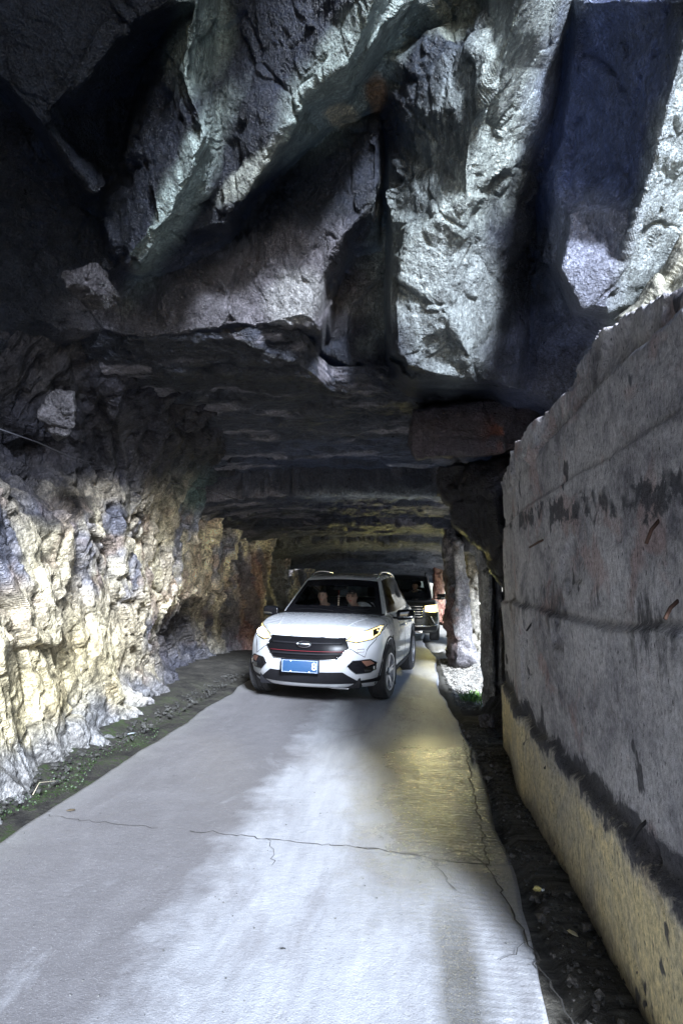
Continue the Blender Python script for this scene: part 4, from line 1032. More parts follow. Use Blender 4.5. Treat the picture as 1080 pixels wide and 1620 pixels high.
M_SKIN = plain('skin', (.55, .36, .27), .5, 0, .1, 10); M_HAIR = plain('dark_hair', (.015, .013, .012), .6, 0, .3, 60)
M_TEE = plain('white_tee', (.72, .74, .76), .8, 0, .06, 14); M_DARKC = plain('dark_shirt', (.03, .035, .05), .8); M_CAP = plain('black_cap', (.012, .012, .015), .7); M_EYE = plain('eye', (.02, .015, .012), .3)
def person(loc, rz, label, shirt, lean=0., side=0., head_scale=1., cap=False, reach=None, hair=True, pose='sit'):
    """seated figure, grown as one skinned body; x right, -y towards the windscreen"""
    R = empty('person', loc, rz); tag(R, label, 'person')
    me = bpy.data.meshes.new('body'); L = lean
    hip = Vector((0, 0, 0)); ch = Vector((side*.5, -.10-L*.45, .30)); nk = Vector((side*.9, -.13-L*.8, .50-.25*L)); hd = Vector((side*1.0, -.17-L*1.0, .62-.32*L))
    pts = [hip, (hip+ch)/2, ch, nk, hd, hd+Vector((0, -.0, .10))]; rad = [(.17, .13), (.155, .115), (.17, .12), (.05, .05), (.075, .085), (.07, .085)]
    E_ = [(0, 1), (1, 2), (2, 3), (3, 4), (4, 5)]
    for s in (-1, 1):
        sh = ch+Vector((s*.17, 0, .10)); el = sh+Vector((s*.06, -.16, -.22)); wr = el+Vector((-s*.08, -.24, .08))
        if reach and s in reach: wr = Vector(reach[s]); el = (sh+wr)/2+Vector((s*.07, .03, -.1))
        hand = wr+(wr-el).normalized()*.07
        b = len(pts); pts += [sh, el, wr, hand]; rad += [(.06, .06), (.045, .045), (.028, .028), (.036, .022)]; E_ += [(2, b), (b, b+1), (b+1, b+2), (b+2, b+3)]
        for f_ in range(5):
            o_ = Vector(((f_-2)*.017*(1), -.03-.012*(2-abs(f_-2)), -.012*abs(f_-1))); pts.append(hand+o_); rad.append((.009, .009)); pts.append(hand+o_*1.7+Vector((0, -.01, -.02))); rad.append((.008, .008)); k = len(pts)
            E_ += [(b+3, k-2), (k-2, k-1)]
        kn = Vector((s*.12, -.42, .08)); ft = Vector((s*.12, -.55, -.30)); b = len(pts); pts += [Vector((s*.10, -.02, -.02)), kn, ft, ft+Vector((0, -.15, -.02))]
        rad += [(.1, .1), (.07, .07), (.045, .045), (.04, .03)]; E_ += [(0, b), (b, b+1), (b+1, b+2), (b+2, b+3)]
    me.from_pydata([tuple(p) for p in pts], E_, [])
    def f(o):
        m = o.modifiers.new('k', 'SKIN'); m.use_smooth_shade = True
        for v, r in zip(o.data.skin_vertices[0].data, rad): v.radius = r
        o.data.skin_vertices[0].data[0].use_root = True
        m2 = o.modifiers.new('s', 'SUBSURF'); m2.levels = 2; m2.render_levels = 2
    # skin layer must exist before the modifier is read
    bm = bmesh.new(); bm.from_mesh(me); bm.verts.layers.skin.verify(); bm.to_mesh(me); bm.free()
    bod = evaluated(me, [f]); bod.name = 'body'
    bod.materials.clear(); bod.materials.append(M_SKIN); bod.materials.append(shirt)
    for p in bod.polygons:
        c = p.center; up = (c-nk).dot((nk-ch).normalized())
        armskin = False
        for s in (-1, 1):
            pass
        p.material_index = 0 if up > -.02 and (c-nk).length < .45 and abs(c.x-nk.x) < .12 else 1
        p.use_smooth = True
    # bare forearms
    for s in (0, 1):
        el, wr = pts[7+s*18] if False else None, None
    o = bpy.data.objects.new('body', bod); COL.objects.link(o); o.parent = R
    hc = hd+Vector((0, -.015, .03)); hs = head_scale
    # head with face
    bm = bmesh.new(); bmesh.ops.create_icosphere(bm, subdivisions=4, radius=1)
    for v in bm.verts:
        x, y, z = v.co; r = Vector((x*.078, y*.098, z*.118))
        if z < -.2: r.x *= 1-.35*(-z-.2); r.y *= 1-.1*(-z-.2)
        if y < -.3:
            r.y -= .022*math.exp(-(x/.16)**2-((z+.08)/.2)**2)      # nose
            r.y += .012*math.exp(-((abs(x)-.38)/.2)**2-((z-.1)/.16)**2)   # eye sockets
            r.y -= .007*math.exp(-(x/.35)**2-((z+.42)/.09)**2)     # lips
            r.y -= .008*math.exp(-(x/.3)**2-((z+.78)/.15)**2)      # chin
        v.co = r*hs+hc
    for f_ in bm.faces: f_.smooth = True
    hm = bpy.data.meshes.new('head'); bm.to_mesh(hm); bm.free(); link('head', hm, M_SKIN, R)
    for s in (-1, 1):
        ball('eye', hc+Vector((s*.030, -.085, .012))*hs, (.012*hs, .006*hs, .006*hs), M_EYE, R, 2); ball('ear', hc+Vector((s*.079, .0, .0))*hs, (.01*hs, .02*hs, .03*hs), M_SKIN, R, 2)
        ball('eyebrow', hc+Vector((s*.030, -.09, .034))*hs, (.018*hs, .005*hs, .004*hs), M_HAIR, R, 2)
    ball('mouth', hc+Vector((0, -.1, -.05))*hs, (.02*hs, .005*hs, .005*hs), M_RED, R, 2)
    bm = bmesh.new(); bmesh.ops.create_icosphere(bm, subdivisions=4, radius=1)
    bmesh.ops.delete(bm, geom=[v for v in bm.verts if (v.co.y < -.25 and v.co.z < .5) or v.co.z < -.45], context='VERTS')
    for v in bm.verts: v.co = Vector((v.co.x*.086, v.co.y*.108, v.co.z*.126))*hs+hc
    for f_ in bm.faces: f_.smooth = True
    hm = bpy.data.meshes.new('hair'); bm.to_mesh(hm); bm.free(); link('hat' if cap else 'hair', hm, M_CAP if cap else M_HAIR, R)
    if cap: boxm('hat_brim', hc+Vector((0, -.13, .055))*hs, (.15*hs, .1*hs, .012), M_CAP, R, .004)
    return R
def text_mesh(name, s, size, mat, parent, loc, rot, ext=.0012, align='CENTER'):
    cu = bpy.data.curves.new('t', 'FONT'); cu.body = s; cu.size = size; cu.extrude = ext; cu.align_x = align; cu.align_y = 'CENTER'
    o = bpy.data.objects.new('t', cu); COL.objects.link(o); dg = bpy.context.evaluated_depsgraph_get()
    me = bpy.data.meshes.new_from_object(o.evaluated_get(dg)); bpy.data.objects.remove(o); me.materials.clear()
    r = link(name, me, mat, parent); r.location = loc; r.rotation_euler = rot; return r
def mirror_part(parent, bvh, x, y, z, s, top_m, sc=1.):
    def fn(i, j, k):
        a, b, c = (i/4*2-1), (j/2*2-1), (k/2*2-1); r = 1-.25*(1 if s*a > .6 else 0)
        return Vector((x+s*.13*sc+a*.13*sc, y+b*.06*sc*(.9 if c > 0 else 1)*r+.02*s*a, z+c*.075*sc*r+.01*a*s))
    V, F, T = box_lattice(5, 3, 3, fn); me = bpy.data.meshes.new('m'); me.from_pydata(V, [], F); me = evaluated(me, [subsurf(2)])
    me.polygons.foreach_set('use_smooth', [True]*len(me.polygons)); me.name = 'door_mirror'; o = link('door_mirror', me, top_m, parent)
    boxm('mirror_arm', (x-s*.02, y+.01, z-.05*sc), (.12*sc, .05, .03), M_TRIM, o, .01)
    boxm('mirror_lamp', (x+s*.17*sc, y-.052*sc, z-.028*sc), (.14*sc, .025, .03), M_CHROME, o, .008)
    return o
# ---------------------------------------------------------------- the white car
def white_car():
    loc = (WC_X, WC_Y, 0); R = empty('car', loc, WC_RZ); tag(R, 'white SUV with lit headlights and blue plate, driving toward the camera', 'car')
    q = dict(ys=[0, .10, .28, .55, .9, 1.25, 1.7, 2.4, 3.1, 3.7, 4.1, 4.35, 4.48], W=[.78, .835, .875, .90, .92, .92, .92, .92, .92, .915, .90, .87, .82],
      ZL=[.22, .30, .46, .62, .78, .90, 1.0], ZT=[.895, .93, .955, .985, 1.02, 1.045, 1.06, 1.07, 1.09, 1.12, 1.13, 1.12, 1.08], zb=.22,
      nose=[.14, .06, .0, -.015, .0, .05, .14], bow=.36, crown=.035, deck=1.3, fa=.92, ra=3.61, hw=.92, wr=.352, arch=.405,
      gs=[0, .035, .075, .20, .385, .425, .56, .685, .72, .80, .885, .95, 1], wb=1.12, wt=1.90, rb=4.28, rt=3.92, hb=.815, ht=.60, roof=1.635, rdrop=.08,
      by=[1.1, 2.4, 3.4, 4.3], bz=[1.035, 1.05, 1.10, 1.16], win={2, 3, 5, 6, 8, 9}, blk={1, 4, 7, 10}, winx=(1, 10))
    bvh, gb = car_body(q, M_WHITE, R)
    # grille
    hexo = [(-.475, .835), (.475, .835), (.525, .72), (.40, .58), (-.40, .58), (-.525, .72)]
    hexi = [(-.455, .77), (.455, .77), (.50, .69), (.385, .592), (-.385, .592), (-.50, .69)]
    g = panel('grille', bvh, hexo, 'y', M_MESH, R, .008, .02)
    outline_tube('grille_frame', bvh, hexo, 'y', .005, M_CHROME, g, off=.014)
    for z in (.765, .64): outline_tube('grille_bar', bvh, [(-.45, z), (.45, z)], 'y', .013, M_TRIM, g, False, off=.014)
    outline_tube('red_pinstripe', bvh, [(-.47, .675), (.47, .675)], 'y', .002, M_DRED, g, False, off=.022)
    ov = [(-.0+.085*math.cos(a), .755+.036*math.sin(a)) for a in np.linspace(0, 2*math.pi, 28)[:-1]]
    em = panel('emblem', bvh, ov, 'y', M_GLOSS, g, .03, .02, .02); outline_tube('emblem_ring', bvh, ov, 'y', .0055, M_CHROME, em, off=.034)
    text_mesh('emblem_lettering', 'ɯɯɯ', .042, M_CHROME, em, (0, -.05+.0, .713), (math.pi/2, 0, 0), .002) if False else None
    wv = [(-.05+.1*t, .754+.011*math.sin(t*2*math.pi*4.5)) for t in np.linspace(0, 1, 40)]
    outline_tube('emblem_script', bvh, wv, 'y', .0028, M_CHROME, em, False, off=.034, step=.01)
    # lower black bumper and skid strip
    low = [(-.90, .285), (-.90, .37), (-.78, .33), (-.62, .315), (-.46, .43), (.46, .43), (.62, .315), (.78, .33), (.90, .37), (.90, .285)]
    b = panel('lower_bumper', bvh, low, 'y', M_TRIM, R, .010, .03)
    boxm('skid_plate', (.42, .15, .235), (.22, .03, .012), M_CHROME, R, .003)
    # headlights
    for s in (-1, 1):
        pl = [(s*.485, .80), (s*.53, .85), (s*.66, .90), (s*.78, .945), (s*.84, .965), (s*.835, .86), (s*.76, .805), (s*.60, .775)]
        h = panel('headlight', bvh, pl, 'y', M_REFL if s < 0 else M_REFL, R, .007, .03, .025); h['label'] = 'lit headlight'
        outline_tube('headlight_rim', bvh, pl, 'y', .006, M_TRIM, h, off=.008)
        c = [(s*(.64 if s > 0 else .70)+.10*math.cos(a), .85+.046*math.sin(a)+.012*math.cos(a)*s) for a in np.linspace(0, 2*math.pi, 16)[:-1]]
        panel('headlight_beam', bvh, c, 'y', M_BULB, h, .016, .012, .025)
        panel('running_lamp', bvh, [(s*.77, .835), (s*.815, .87), (s*.82, .94), (s*.75, .915)], 'y', M_CHROME, h, .012, .01, .03)
        # fog lamp pod
        f = [(s*.51, .50), (s*.57, .565), (s*.76, .575), (s*.83, .53), (s*.82, .45), (s*.76, .415), (s*.61, .41)]
        fp = panel('fog_lamp', bvh, f, 'y', M_GLOSS, R, .008, .02); outline_tube('fog_lamp_rim', bvh, f, 'y', .005, M_CHROME, fp, off=.01)
        panel('fog_lens', bvh, [(s*.67, .56), (s*.76, .56), (s*.805, .52), (s*.72, .49)], 'y', M_AMBER, fp, .014, .01, .02)
        panel('fog_reflector', bvh, [(s*.69, .475), (s*.80, .49), (s*.80, .455), (s*.76, .428), (s*.70, .43)], 'y', M_CHROME, fp, .014, .01, .02)
        # bonnet crease
        outline_tube('bonnet_crease', bvh, [(s*.60, .95), (s*.50, .60), (s*.44, .30)], 'z', .011, M_WHITE, R, False, off=-.004)
    outline_tube('bonnet_gap', bvh, [(-.86, 1.02), (-.855, .75), (-.80, .45), (-.68, .22), (-.5, .13), (-.2, .10), (0, .095), (.2, .10), (.5, .13), (.68, .22), (.80, .45), (.855, .75), (.86, 1.02)], 'z', .005, M_TRIM, R, False, off=-.002)
    outline_tube('washer_cover', bvh, [(.62, .70), (.69, .70), (.69, .665), (.62, .665)], 'y', .003, M_AMBER, R)
    # plate
    pl = boxm('number_plate', (-.03, -.055, .50), (.46, .014, .15), M_PLATE, R, .006); bx = boxm('plate_holder', (-.03, -.04, .50), (.48, .02, .165), M_TRIM, R, .005)
    for (cx, cz, sx, sz) in ((-.03, .567, .435, .0022), (-.03, .433, .435, .0022), (-.247, .5, .0022, .137), (.187, .5, .0022, .137)): boxm('plate_border', (cx, -.0625, cz), (sx, .003, sz), M_PW, pl, .0005)
    text_mesh('plate_number', '8', .125, M_PW, pl, (.150, -.0632, .50), (math.pi/2, 0, 0))
    for (x_, z_) in ((-.14, .56), (-.14, .44), (.09, .44)): ball('plate_bolt', (x_, -.064, z_), (.008, .004, .008), M_PW, pl, 2)
    # mirrors, rails, wipers, roof glass
    for s in (-1, 1):
        mirror_part(R, bvh, s*.90, 1.62, 1.06, s, M_GLOSS)
        pts = []
        for t in np.linspace(0, 1, 18):
            y = 2.02+1.85*t; hit = gb.ray_cast(Vector((s*(.535), y, 4)), Vector((0, 0, -1))); z = hit[0].z if hit[0] else 1.6
            pts.append((s*.535, y, z+.052*min(1, t*7, (1-t)*7)**.6))
        tube('roof_rail', pts, .016, M_CHROME, R, 8)
    outline_tube('wiper', gb, [(-.55, 1.33), (-.1, 1.24), (.05, 1.22)], 'z', .008, M_TRIM, R, False, off=.008); outline_tube('wiper', gb, [(.02, 1.3), (.3, 1.27), (.55, 1.36)], 'z', .008, M_TRIM, R, False, off=.008)
    panel('roof_glass', gb, [(-.40, 2.10), (.40, 2.10), (.42, 2.3), (.42, 3.4), (-.42, 3.4), (-.42, 2.3)], 'z', M_GLOSS, R, .005, .01, .08)
    # doors: gaps, handles, badge, sill, arches
    for s in (-1, 1):
        for pts in ([(1.33, .98), (1.30, .6), (1.36, .32)], [(2.42, 1.02), (2.42, .6), (2.42, .32)], [(3.36, 1.05), (3.30, .82), (3.12, .5), (3.10, .34)], [(1.33, .335), (3.1, .335)]):
            outline_tube('door_gap', bvh, pts, 'x', .004, M_TRIM, R, False, s, -.001)
        for y in (2.18, 3.12): tube('door_handle', [(s*.915, y-.09, .88), (s*.945, y-.07, .885), (s*.945, y+.07, .885), (s*.915, y+.09, .88)], .013, M_WHITE, R)
        c = [(1.16+.03*math.cos(a), .76+.045*math.sin(a)) for a in np.linspace(0, 2*math.pi, 12)[:-1]]; panel('side_badge', bvh, c, 'x', M_TRIM, R, .006, .01, .02, sign=s)
        panel('sill_trim', bvh, [(1.34, .23), (3.18, .23), (3.18, .34), (1.34, .33)], 'x', M_TRIM, R, .012, .02, .06, sign=s)
        for wy in (q['fa'], q['ra']):
            arc = [(wy+.435*math.cos(a), .367+.435*math.sin(a)) for a in np.linspace(-.25, math.pi+.25, 26)]; arc2 = [(wy+.40*math.cos(a), .367+.40*math.sin(a)) for a in np.linspace(math.pi+.25, -.25, 26)]
            outline_tube('arch_trim', bvh, arc, 'x', .012, M_TRIM, R, False, s, .0)
        boxm('mud_flap', (s*.83, 1.34, .27), (.2, .012, .3), M_TRIM, R, .004)
    for (x_, y_, s, st) in ((.805, .92, 1, -.10), (-.805, .92, -1, -.10), (.805, 3.61, 1, 0), (-.805, 3.61, -1, 0)): wheel(R, x_, y_, .352, .235, s, .235, 5, st)
    # underside darkening body pan, dashboard, seats, steering wheel
    boxm('chassis', (0, 2.2, .30), (1.3, 3.9, .16), M_TRIM, R, .02); boxm('dashboard', (0, 1.50, .99), (1.4, .42, .14), M_SEAT, R, .05)
    seat(R, -.36, 2.35, .58); seat(R, .36, 2.35, .58); boxm('rear_bench', (0, 3.3, .95), (1.25, .2, .6), M_SEAT, R, .06); boxm('rear_bench', (0, 3.05, .62), (1.25, .6, .16), M_SEAT, R, .05)
    tube('steering_wheel', [(.36+.19*math.cos(a), 1.80-.05*math.sin(a), 1.06+.18*math.sin(a)) for a in np.linspace(0, 2*math.pi, 26)], .016, M_TRIM, R)
    boxm('steering_hub', (.36, 1.80, 1.05), (.3, .04, .05), M_TRIM, R, .015)
    boxm('rear_view_mirror', (0, 1.84, 1.42), (.22, .03, .06), M_GLOSS, R, .01)
    # lamps
    for s in (-1, 1):
        l = bpy.data.lights.new('headlamp', 'SPOT'); l.energy = 8; l.color = (1, .84, .5); l.spot_size = math.radians(60); l.spot_blend = 1; l.shadow_soft_size = .05
        lo = bpy.data.objects.new('headlamp', l); COL.objects.link(lo); lo.parent = R; lo.location = (s*.68, -.12, .82); lo.rotation_euler = (math.radians(82), 0, 0); lo.rotation_euler = Vector((0, -1, -.16)).to_track_quat('-Z', 'Y').to_euler()
    return R, bvh, gb
WC_X, WC_Y, WC_RZ = -1.195, 6.95, -.128
WCAR, wb, wg = white_car()
def in_car(v): return Matrix.Translation(WCAR.location)@Matrix.Rotation(WC_RZ, 4, 'Z')@Vector(v)
person(in_car((-.28, 2.26, .72)), WC_RZ, 'passenger with dark hair and dark shirt behind the windscreen of the white car', M_DARKC, lean=.25, head_scale=.88)
person(in_car((.37, 2.26, .76)), WC_RZ, 'driver in white top and black cap, leaning over behind the wheel', M_TEE, lean=.38, side=-.16, cap=True, reach={1: (.05, -.50, .40), -1: (-.12, -.5, .36)})
for k, x in enumerate((.25, .38)):
    o = ball('plush_ball', in_car((x, 1.42, 1.095)), (.042, .042, .04), M_RED, None); tag(o, ('round red plush ball on the dashboard, the one nearer the passenger', 'round red plush ball on the dashboard, the one nearer the door mirror')[k], 'ornament', 'red balls on the dashboard')
orn = empty('hanging_ornament', in_car((-.02, 1.80, 1.38)), WC_RZ); tag(orn, 'beaded charm with a red knot dangling from the inside mirror of the white car', 'ornament')
tube('cord', [(0, 0, 0), (0, 0, -.32)], .002, M_RED, orn)
M_BEAD = plain('bead', (.75, .62, .45), .4)
for k in range(6): ball('bead', (0, 0, -.08-.034*k), (.013+.003*(k % 2), .013, .015), M_BEAD, orn, 2)
ball('knot', (.0, 0, -.28), (.03, .02, .035), M_RED, orn, 2); tube('tassel', [(0, 0, -.3), (0, 0, -.38)], .014, M_RED, orn, 7, .4)
# ---------------------------------------------------------------- the black car
def black_car():
    R = empty('car', (BC_X, BC_Y, 0), BC_RZ); tag(R, 'black SUV with a glaring yellow headlight, following close behind the white one', 'car')
    q = dict(ys=[0, .08, .22, .5, .9, 1.3, 1.8, 2.6, 3.3, 3.9, 4.3, 4.6, 4.75], W=[.86, .91, .935, .945, .95, .95, .95, .95, .95, .945, .94, .92, .88],
      ZL=[.26, .36, .50, .66, .82, .98, 1.08], ZT=[.98, 1.02, 1.05, 1.08, 1.10, 1.12, 1.13, 1.14, 1.15, 1.16, 1.16, 1.15, 1.12], zb=.26,
      nose=[.10, .04, .0, .0, .0, .01, .07], bow=.26, crown=.03, deck=1.4, fa=.95, ra=3.75, hw=.95, wr=.385, arch=.44,
      gs=[0, .03, .07, .20, .36, .40, .55, .66, .70, .80, .90, .95, 1], wb=1.35, wt=1.98, rb=4.6, rt=4.4, hb=.84, ht=.68, roof=1.80, rdrop=.04,
      by=[1.3, 2.6, 3.6, 4.6], bz=[1.11, 1.13, 1.15, 1.17], win={2, 3, 5, 6, 8, 9}, blk={1, 4, 7, 10}, winx=(1, 10))
    bvh, gb = car_body(q, M_BLACKP, R)
    hexo = [(-.52, .97), (.52, .97), (.50, .62), (-.50, .62)]
    g = panel('grille', bvh, hexo, 'y', M_TRIM, R, .008, .02, .05)
    for k in range(5): outline_tube('grille_bar', bvh, [(-.5, .93-.065*k), (.5, .93-.065*k)], 'y', .009, M_CHROME, g, False, off=.018)
    low = [(-.92, .33), (-.92, .44), (-.6, .40), (.6, .40), (.92, .44), (.92, .33)]; panel('lower_bumper', bvh, low, 'y', M_TRIM, R, .01, .03, .05)
    outline_tube('bumper_strip', bvh, [(-.9, .47), (-.7, .44), (.7, .44), (.9, .47)], 'y', .012, M_CHROME, R, False, off=.01)
    boxm('skid_plate', (0, .03, .29), (1.0, .06, .07), M_CHROME, R, .01)
    for s in (-1, 1):
        pl = [(s*.56, .95), (s*.90, .985), (s*.91, .80), (s*.80, .78), (s*.57, .80)]; h = panel('headlight', bvh, pl, 'y', M_REFL, R, .01, .03, .04)
        c = [(s*.70+.13*math.cos(a), .88+.075*math.sin(a)) for a in np.linspace(0, 2*math.pi, 14)[:-1]]; panel('headlight_beam', bvh, c, 'y', M_BULB2, h, .018, .012, .03)
        outline_tube('fog_strip', bvh, [(s*.72, .68), (s*.82, .50)], 'y', .02, M_CHROME, R, False, off=.008)
        mirror_part(R, bvh, s*.93, 1.75, 1.16, s, M_GLOSS, 1.1)
        pts = [(s*.62, y, gb.ray_cast(Vector((s*.62, y, 4)), Vector((0, 0, -1)))[0].z+.035) for y in np.linspace(2.3, 4.2, 8)]; tube('roof_rail', pts, .014, M_TRIM, R)
        for pts in ([(1.42, 1.06), (1.42, .4)], [(2.62, 1.1), (2.62, .4)], [(3.62, 1.1), (3.4, .6), (3.3, .4)]): outline_tube('door_gap', bvh, pts, 'x', .005, M_CHROME if False else M_TRIM, R, False, s, -.001)
        for y in (2.4, 3.4): tube('door_handle', [(s*.945, y-.09, .98), (s*.975, y-.07, .985), (s*.975, y+.07, .985), (s*.945, y+.09, .98)], .014, M_CHROME, R)
        l = bpy.data.lights.new('headlamp', 'SPOT'); l.energy = 42; l.color = (1, .82, .36); l.spot_size = math.radians(24); l.spot_blend = 1; l.shadow_soft_size = .06
        lo = bpy.data.objects.new('headlamp', l); COL.objects.link(lo); lo.parent = R; lo.location = (s*.70, -.12, .87); lo.rotation_euler = Vector((.02, -1, -.10)).to_track_quat('-Z', 'Y').to_euler()
    for (x_, y_, s) in ((.83, .95, 1), (-.83, .95, -1), (.83, 3.75, 1), (-.83, 3.75, -1)): wheel(R, x_, y_, .385, .25, s, .25, 6)
    boxm('chassis', (0, 2.3, .38), (1.3, 4.1, .2), M_TRIM, R, .02); boxm('dashboard', (0, 1.80, 1.08), (1.5, .4, .14), M_SEAT, R, .05)
    seat(R, -.38, 2.6, .72); seat(R, .38, 2.6, .72)
    tube('steering_wheel', [(.38+.19*math.cos(a), 2.1-.05*math.sin(a), 1.17+.18*math.sin(a)) for a in np.linspace(0, 2*math.pi, 26)], .014, M_CHROME, R)
    return R
M_BULB2 = glow('lit_bulb_yellow', (1., .80, .2), 30)
BC_X, BC_Y, BC_RZ = -.02, 14.9, -.02
BCAR = black_car()
person(Matrix.Translation(BCAR.location)@Vector((.36, 2.55, .85)), BC_RZ, 'driver in dark clothes, a faint figure behind the windscreen of the black car', M_DARKC, lean=.2)
# ================================================================ small things
def build_end():
    xs = np.arange(-5, 1.0, .06); zs = np.arange(-.2, 4, .06); Xg, Zg = np.meshgrid(xs, zs, indexing='ij')
    V = np.stack([Xg, 31+1.2*np.sin(Xg*1.2)+0*Zg, Zg], -1); N = np.zeros_like(V); N[..., 1] = -1; V2, _ = rock_relief(V, N, .4, .12, .02, 601, dens=.6)
    c = np.array([.28, .27, .22])*(1+.4*fbm(V*1.2, 3, 609)[..., None]); tag(link('tunnel_end', np_mesh('tunnel_end', V2, grid_faces(len(xs), len(zs), True), True, c), M_WALL), kind='structure')
build_end()
# thin cables sagging along the left wall
M_CABLE = plain('cable', (.05, .05, .06), .6)
for k, pts in enumerate(([(-20, 672, 3.6), (60, 700, 4.6), (110, 722, 5.2), (170, 738, 5.9)], [(178, 740, 5.9), (230, 762, 6.6), (285, 765, 7.4), (340, 778, 8.3), (400, 800, 9.3)])):
    o = tube('cable', [P(x, y, d*.97) for x, y, d in pts], .006, M_CABLE)
    tag(o, ('thin black cable strung across the dark upper left wall, nearest the camera', 'thin black cable drooping along the pale left wall toward the tunnel')[k], 'cable')
# gravel in the side opening, grass tuft, litter
def scatter(name, n, fn, r0, r1, mat, seed, kind='stuff', col=(.5, .48, .42)):
    rng = np.random.RandomState(seed); V, F = [], []
    base = np.array([(1, 0, 0), (-1, 0, 0), (0, 1, 0), (0, -1, 0), (0, 0, 1), (0, 0, -1.)]); bf = [(0, 2, 4), (2, 1, 4), (1, 3, 4), (3, 0, 4), (2, 0, 5), (1, 2, 5), (3, 1, 5), (0, 3, 5)]
    C = []
    for i in range(n):
        p = np.array(fn(rng)); r = r0+(r1-r0)*rng.rand()**3; A = rng.normal(size=(3, 3)); Q, _ = np.linalg.qr(A)
        b = len(V)*1; vv = (base*(r*(.6+.7*rng.rand(6, 1))))@Q*np.array([1, 1, .7])+p; V.extend(vv.tolist()); F.extend([[b+k for k in f] for f in bf]); C.extend([(np.array(col)*(.5+.8*rng.rand())).tolist()]*6)
    o = link(name, np_mesh(name, V, np.array(F), False, C), mat); return tag(o, kind=kind)
M_GRAV = rock_material('gravel_stone', .8, .4)
scatter('gravel', 5200, lambda r: (.70+1.7*r.rand()**1.3, 7.3+4.8*r.rand(), -.01), .006, .035, M_GRAV, 3, col=(.32, .3, .26))
scatter('shoulder_gravel', 2600, lambda r: (.60+.33*r.rand()**.8, 1.2+5.4*r.rand(), 0.0), .003, .016, M_GRAV, 4, col=(.07, .066, .058))
scatter('wall_foot_rubble', 1300, lambda r: (-2.52-.6*r.rand()**1.4, 2.2+7*r.rand(), .01), .004, .03, M_GRAV, 5, col=(.035, .034, .03))
scatter('shoulder_stones', 160, lambda r: (.60+.22*r.rand(), 1.4+5.2*r.rand(), .005), .008, .032, M_GRAV, 14, col=(.12, .11, .1))
scatter('road_grit', 900, lambda r: (-2.3+2.8*r.rand(), 1.3+6*r.rand()**1.3, .008), .0015, .005, M_GRAV, 6, col=(.12, .12, .11))
def grass(name, n, fn, h, seed, col0, col1):
    rng = np.random.RandomState(seed); V, F, C = [], [], []
    for i in range(n):
        p = np.array(fn(rng)); a = rng.rand()*6.28; d = np.array([math.cos(a), math.sin(a), 0]); s = np.array([-d[1], d[0], 0])*(.0035+.004*rng.rand()); hh = h*(.4+.8*rng.rand()); b = len(V)
        cc = np.array(col0)+(np.array(col1)-np.array(col0))*rng.rand()
        for t, wv in ((0, 1.), (.5, .8), (.85, .4)):
            q = p+d*hh*.7*t*t+np.array([0, 0, hh*t]); V += [(q-s*wv).tolist(), (q+s*wv).tolist()]; C += [cc.tolist()]*2
        F += [[b, b+1, b+3, b+2], [b+2, b+3, b+5, b+4]]
    nb = NB(name+'_leaf'); nb.set(Base_Color=nb.attr(), Roughness=.6, Subsurface_Weight=0.)
    o = link(name, np_mesh(name, V, np.array(F), True, C), nb.m); return o
tuft = G(748, 1106)
tag(grass('grass_tuft', 420, lambda r: (tuft.x+r.normal()*.07, tuft.y+r.normal()*.12, 0), .09, 8, (.06, .16, .02), (.2, .34, .06)), kind='stuff')
def mossf(r):
    y = 2.6+3.2*r.rand()**1.8; return (-2.42-.3*r.rand()**1.5+.08*math.sin(y*5), y, 0.0)
tag(grass('moss', 1500, lambda r: mossf(r), .010, 9, (.010, .022, .005), (.03, .055, .012)), kind='stuff')
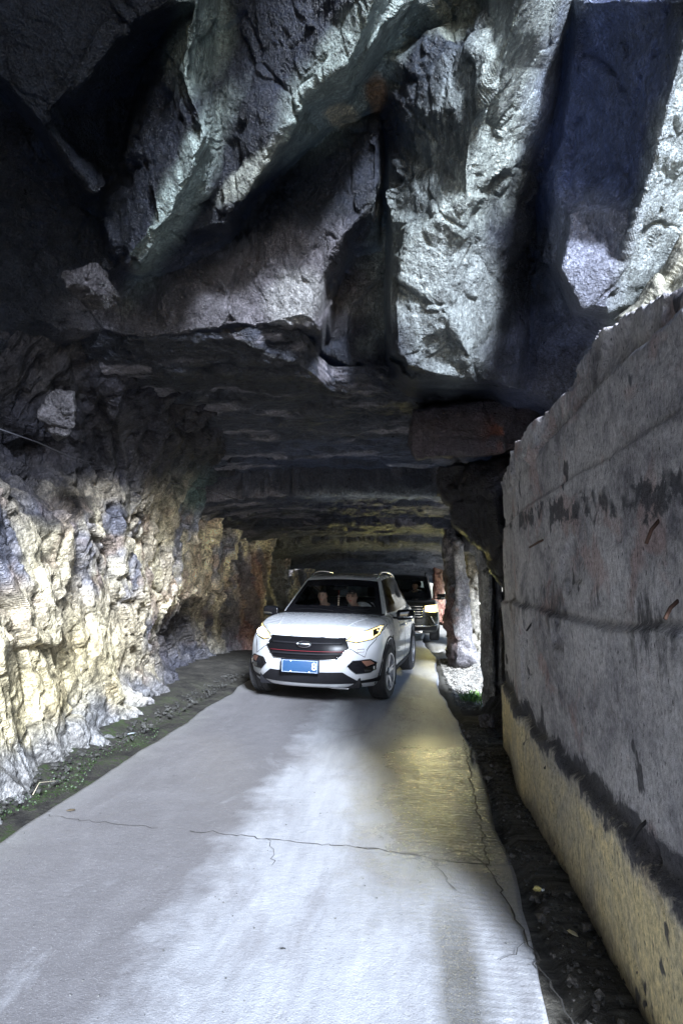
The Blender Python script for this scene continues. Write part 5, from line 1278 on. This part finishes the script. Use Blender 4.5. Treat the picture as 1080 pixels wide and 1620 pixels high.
# litter
M_WRAP = plain('wrapper', (.65, .55, .2), .4, 0, .3, 80); M_PAPER = plain('white_scrap', (.8, .8, .78), .5)
p = G(852, 1414); wr = empty('crumpled_wrapper', p+Vector((0, 0, .02)), .4); tag(wr, 'crumpled yellow and white wrapper lying in the dark gutter below the concrete wall', 'litter')
def crumple(name, r, seed, mat, parent, loc):
    bm = bmesh.new(); bmesh.ops.create_icosphere(bm, subdivisions=2, radius=1); rng = np.random.RandomState(seed)
    for v in bm.verts: v.co = Vector(((v.co.x*r[0]), v.co.y*r[1], v.co.z*r[2]))*(.6+.7*rng.rand())
    me = bpy.data.meshes.new(name); bm.to_mesh(me); bm.free(); o = link(name, me, mat, parent); o.location = loc
crumple('foil', (.02, .014, .012), 1, M_WRAP, wr, (-.006, .006, 0)); crumple('scrap', (.010, .007, .006), 2, M_PAPER, wr, (.012, -.014, .002))
def leaf(px, py, r, col, seed, lab, ang):
    c = G(px, py); rng = np.random.RandomState(seed); pts = [(math.cos(a)*r*(1 if k % 2 else .75), math.sin(a)*r*.42) for k, a in enumerate(np.linspace(0, 6.283, 11)[:-1])]
    V = [(x, y, .004+.25*abs(y)) for x, y in pts]+[(0, 0, .006)]; F = [(k, (k+1) % 10, 10) for k in range(10)]
    o = simple('fallen_leaf', V, F, plain('leaf_'+str(seed), col, .6, 0, .3, 60), None, True, .0012); o.location = c+Vector((0, 0, .012)); o.rotation_euler = (0, 0, ang); tag(o, lab, 'leaf', 'dry leaves on the ground')
leaf(112, 1466-180, .03, (.12, .09, .05), 1, 'small brown leaf on the road edge near the mossy gutter', .4)
leaf(209, 1163, .05, (.4, .46, .5), 2, 'pale bluish scrap of leaf in the mossy gutter at the foot of the rock wall', 1.)
leaf(905, 1483, .03, (.45, .4, .25), 3, 'straw-coloured leaf in the dark gutter near the bottom of the concrete wall', 2.2)
leaf(448, 1508, .012, (.03, .03, .03), 4, 'tiny black speck of leaf near the middle of the road at the bottom', .2)
tube_o = tube('dry_twig', [G(52, 1262)+Vector((0, 0, .02)), G(62, 1245)+Vector((0, 0, .03)), G(88, 1240)+Vector((0, 0, .02))], .003, plain('dry_wood', (.42, .36, .26), .8), None, 6, .5); tag(tube_o, 'bent dry twig lying in the gutter against the foot of the rock wall', 'twig')
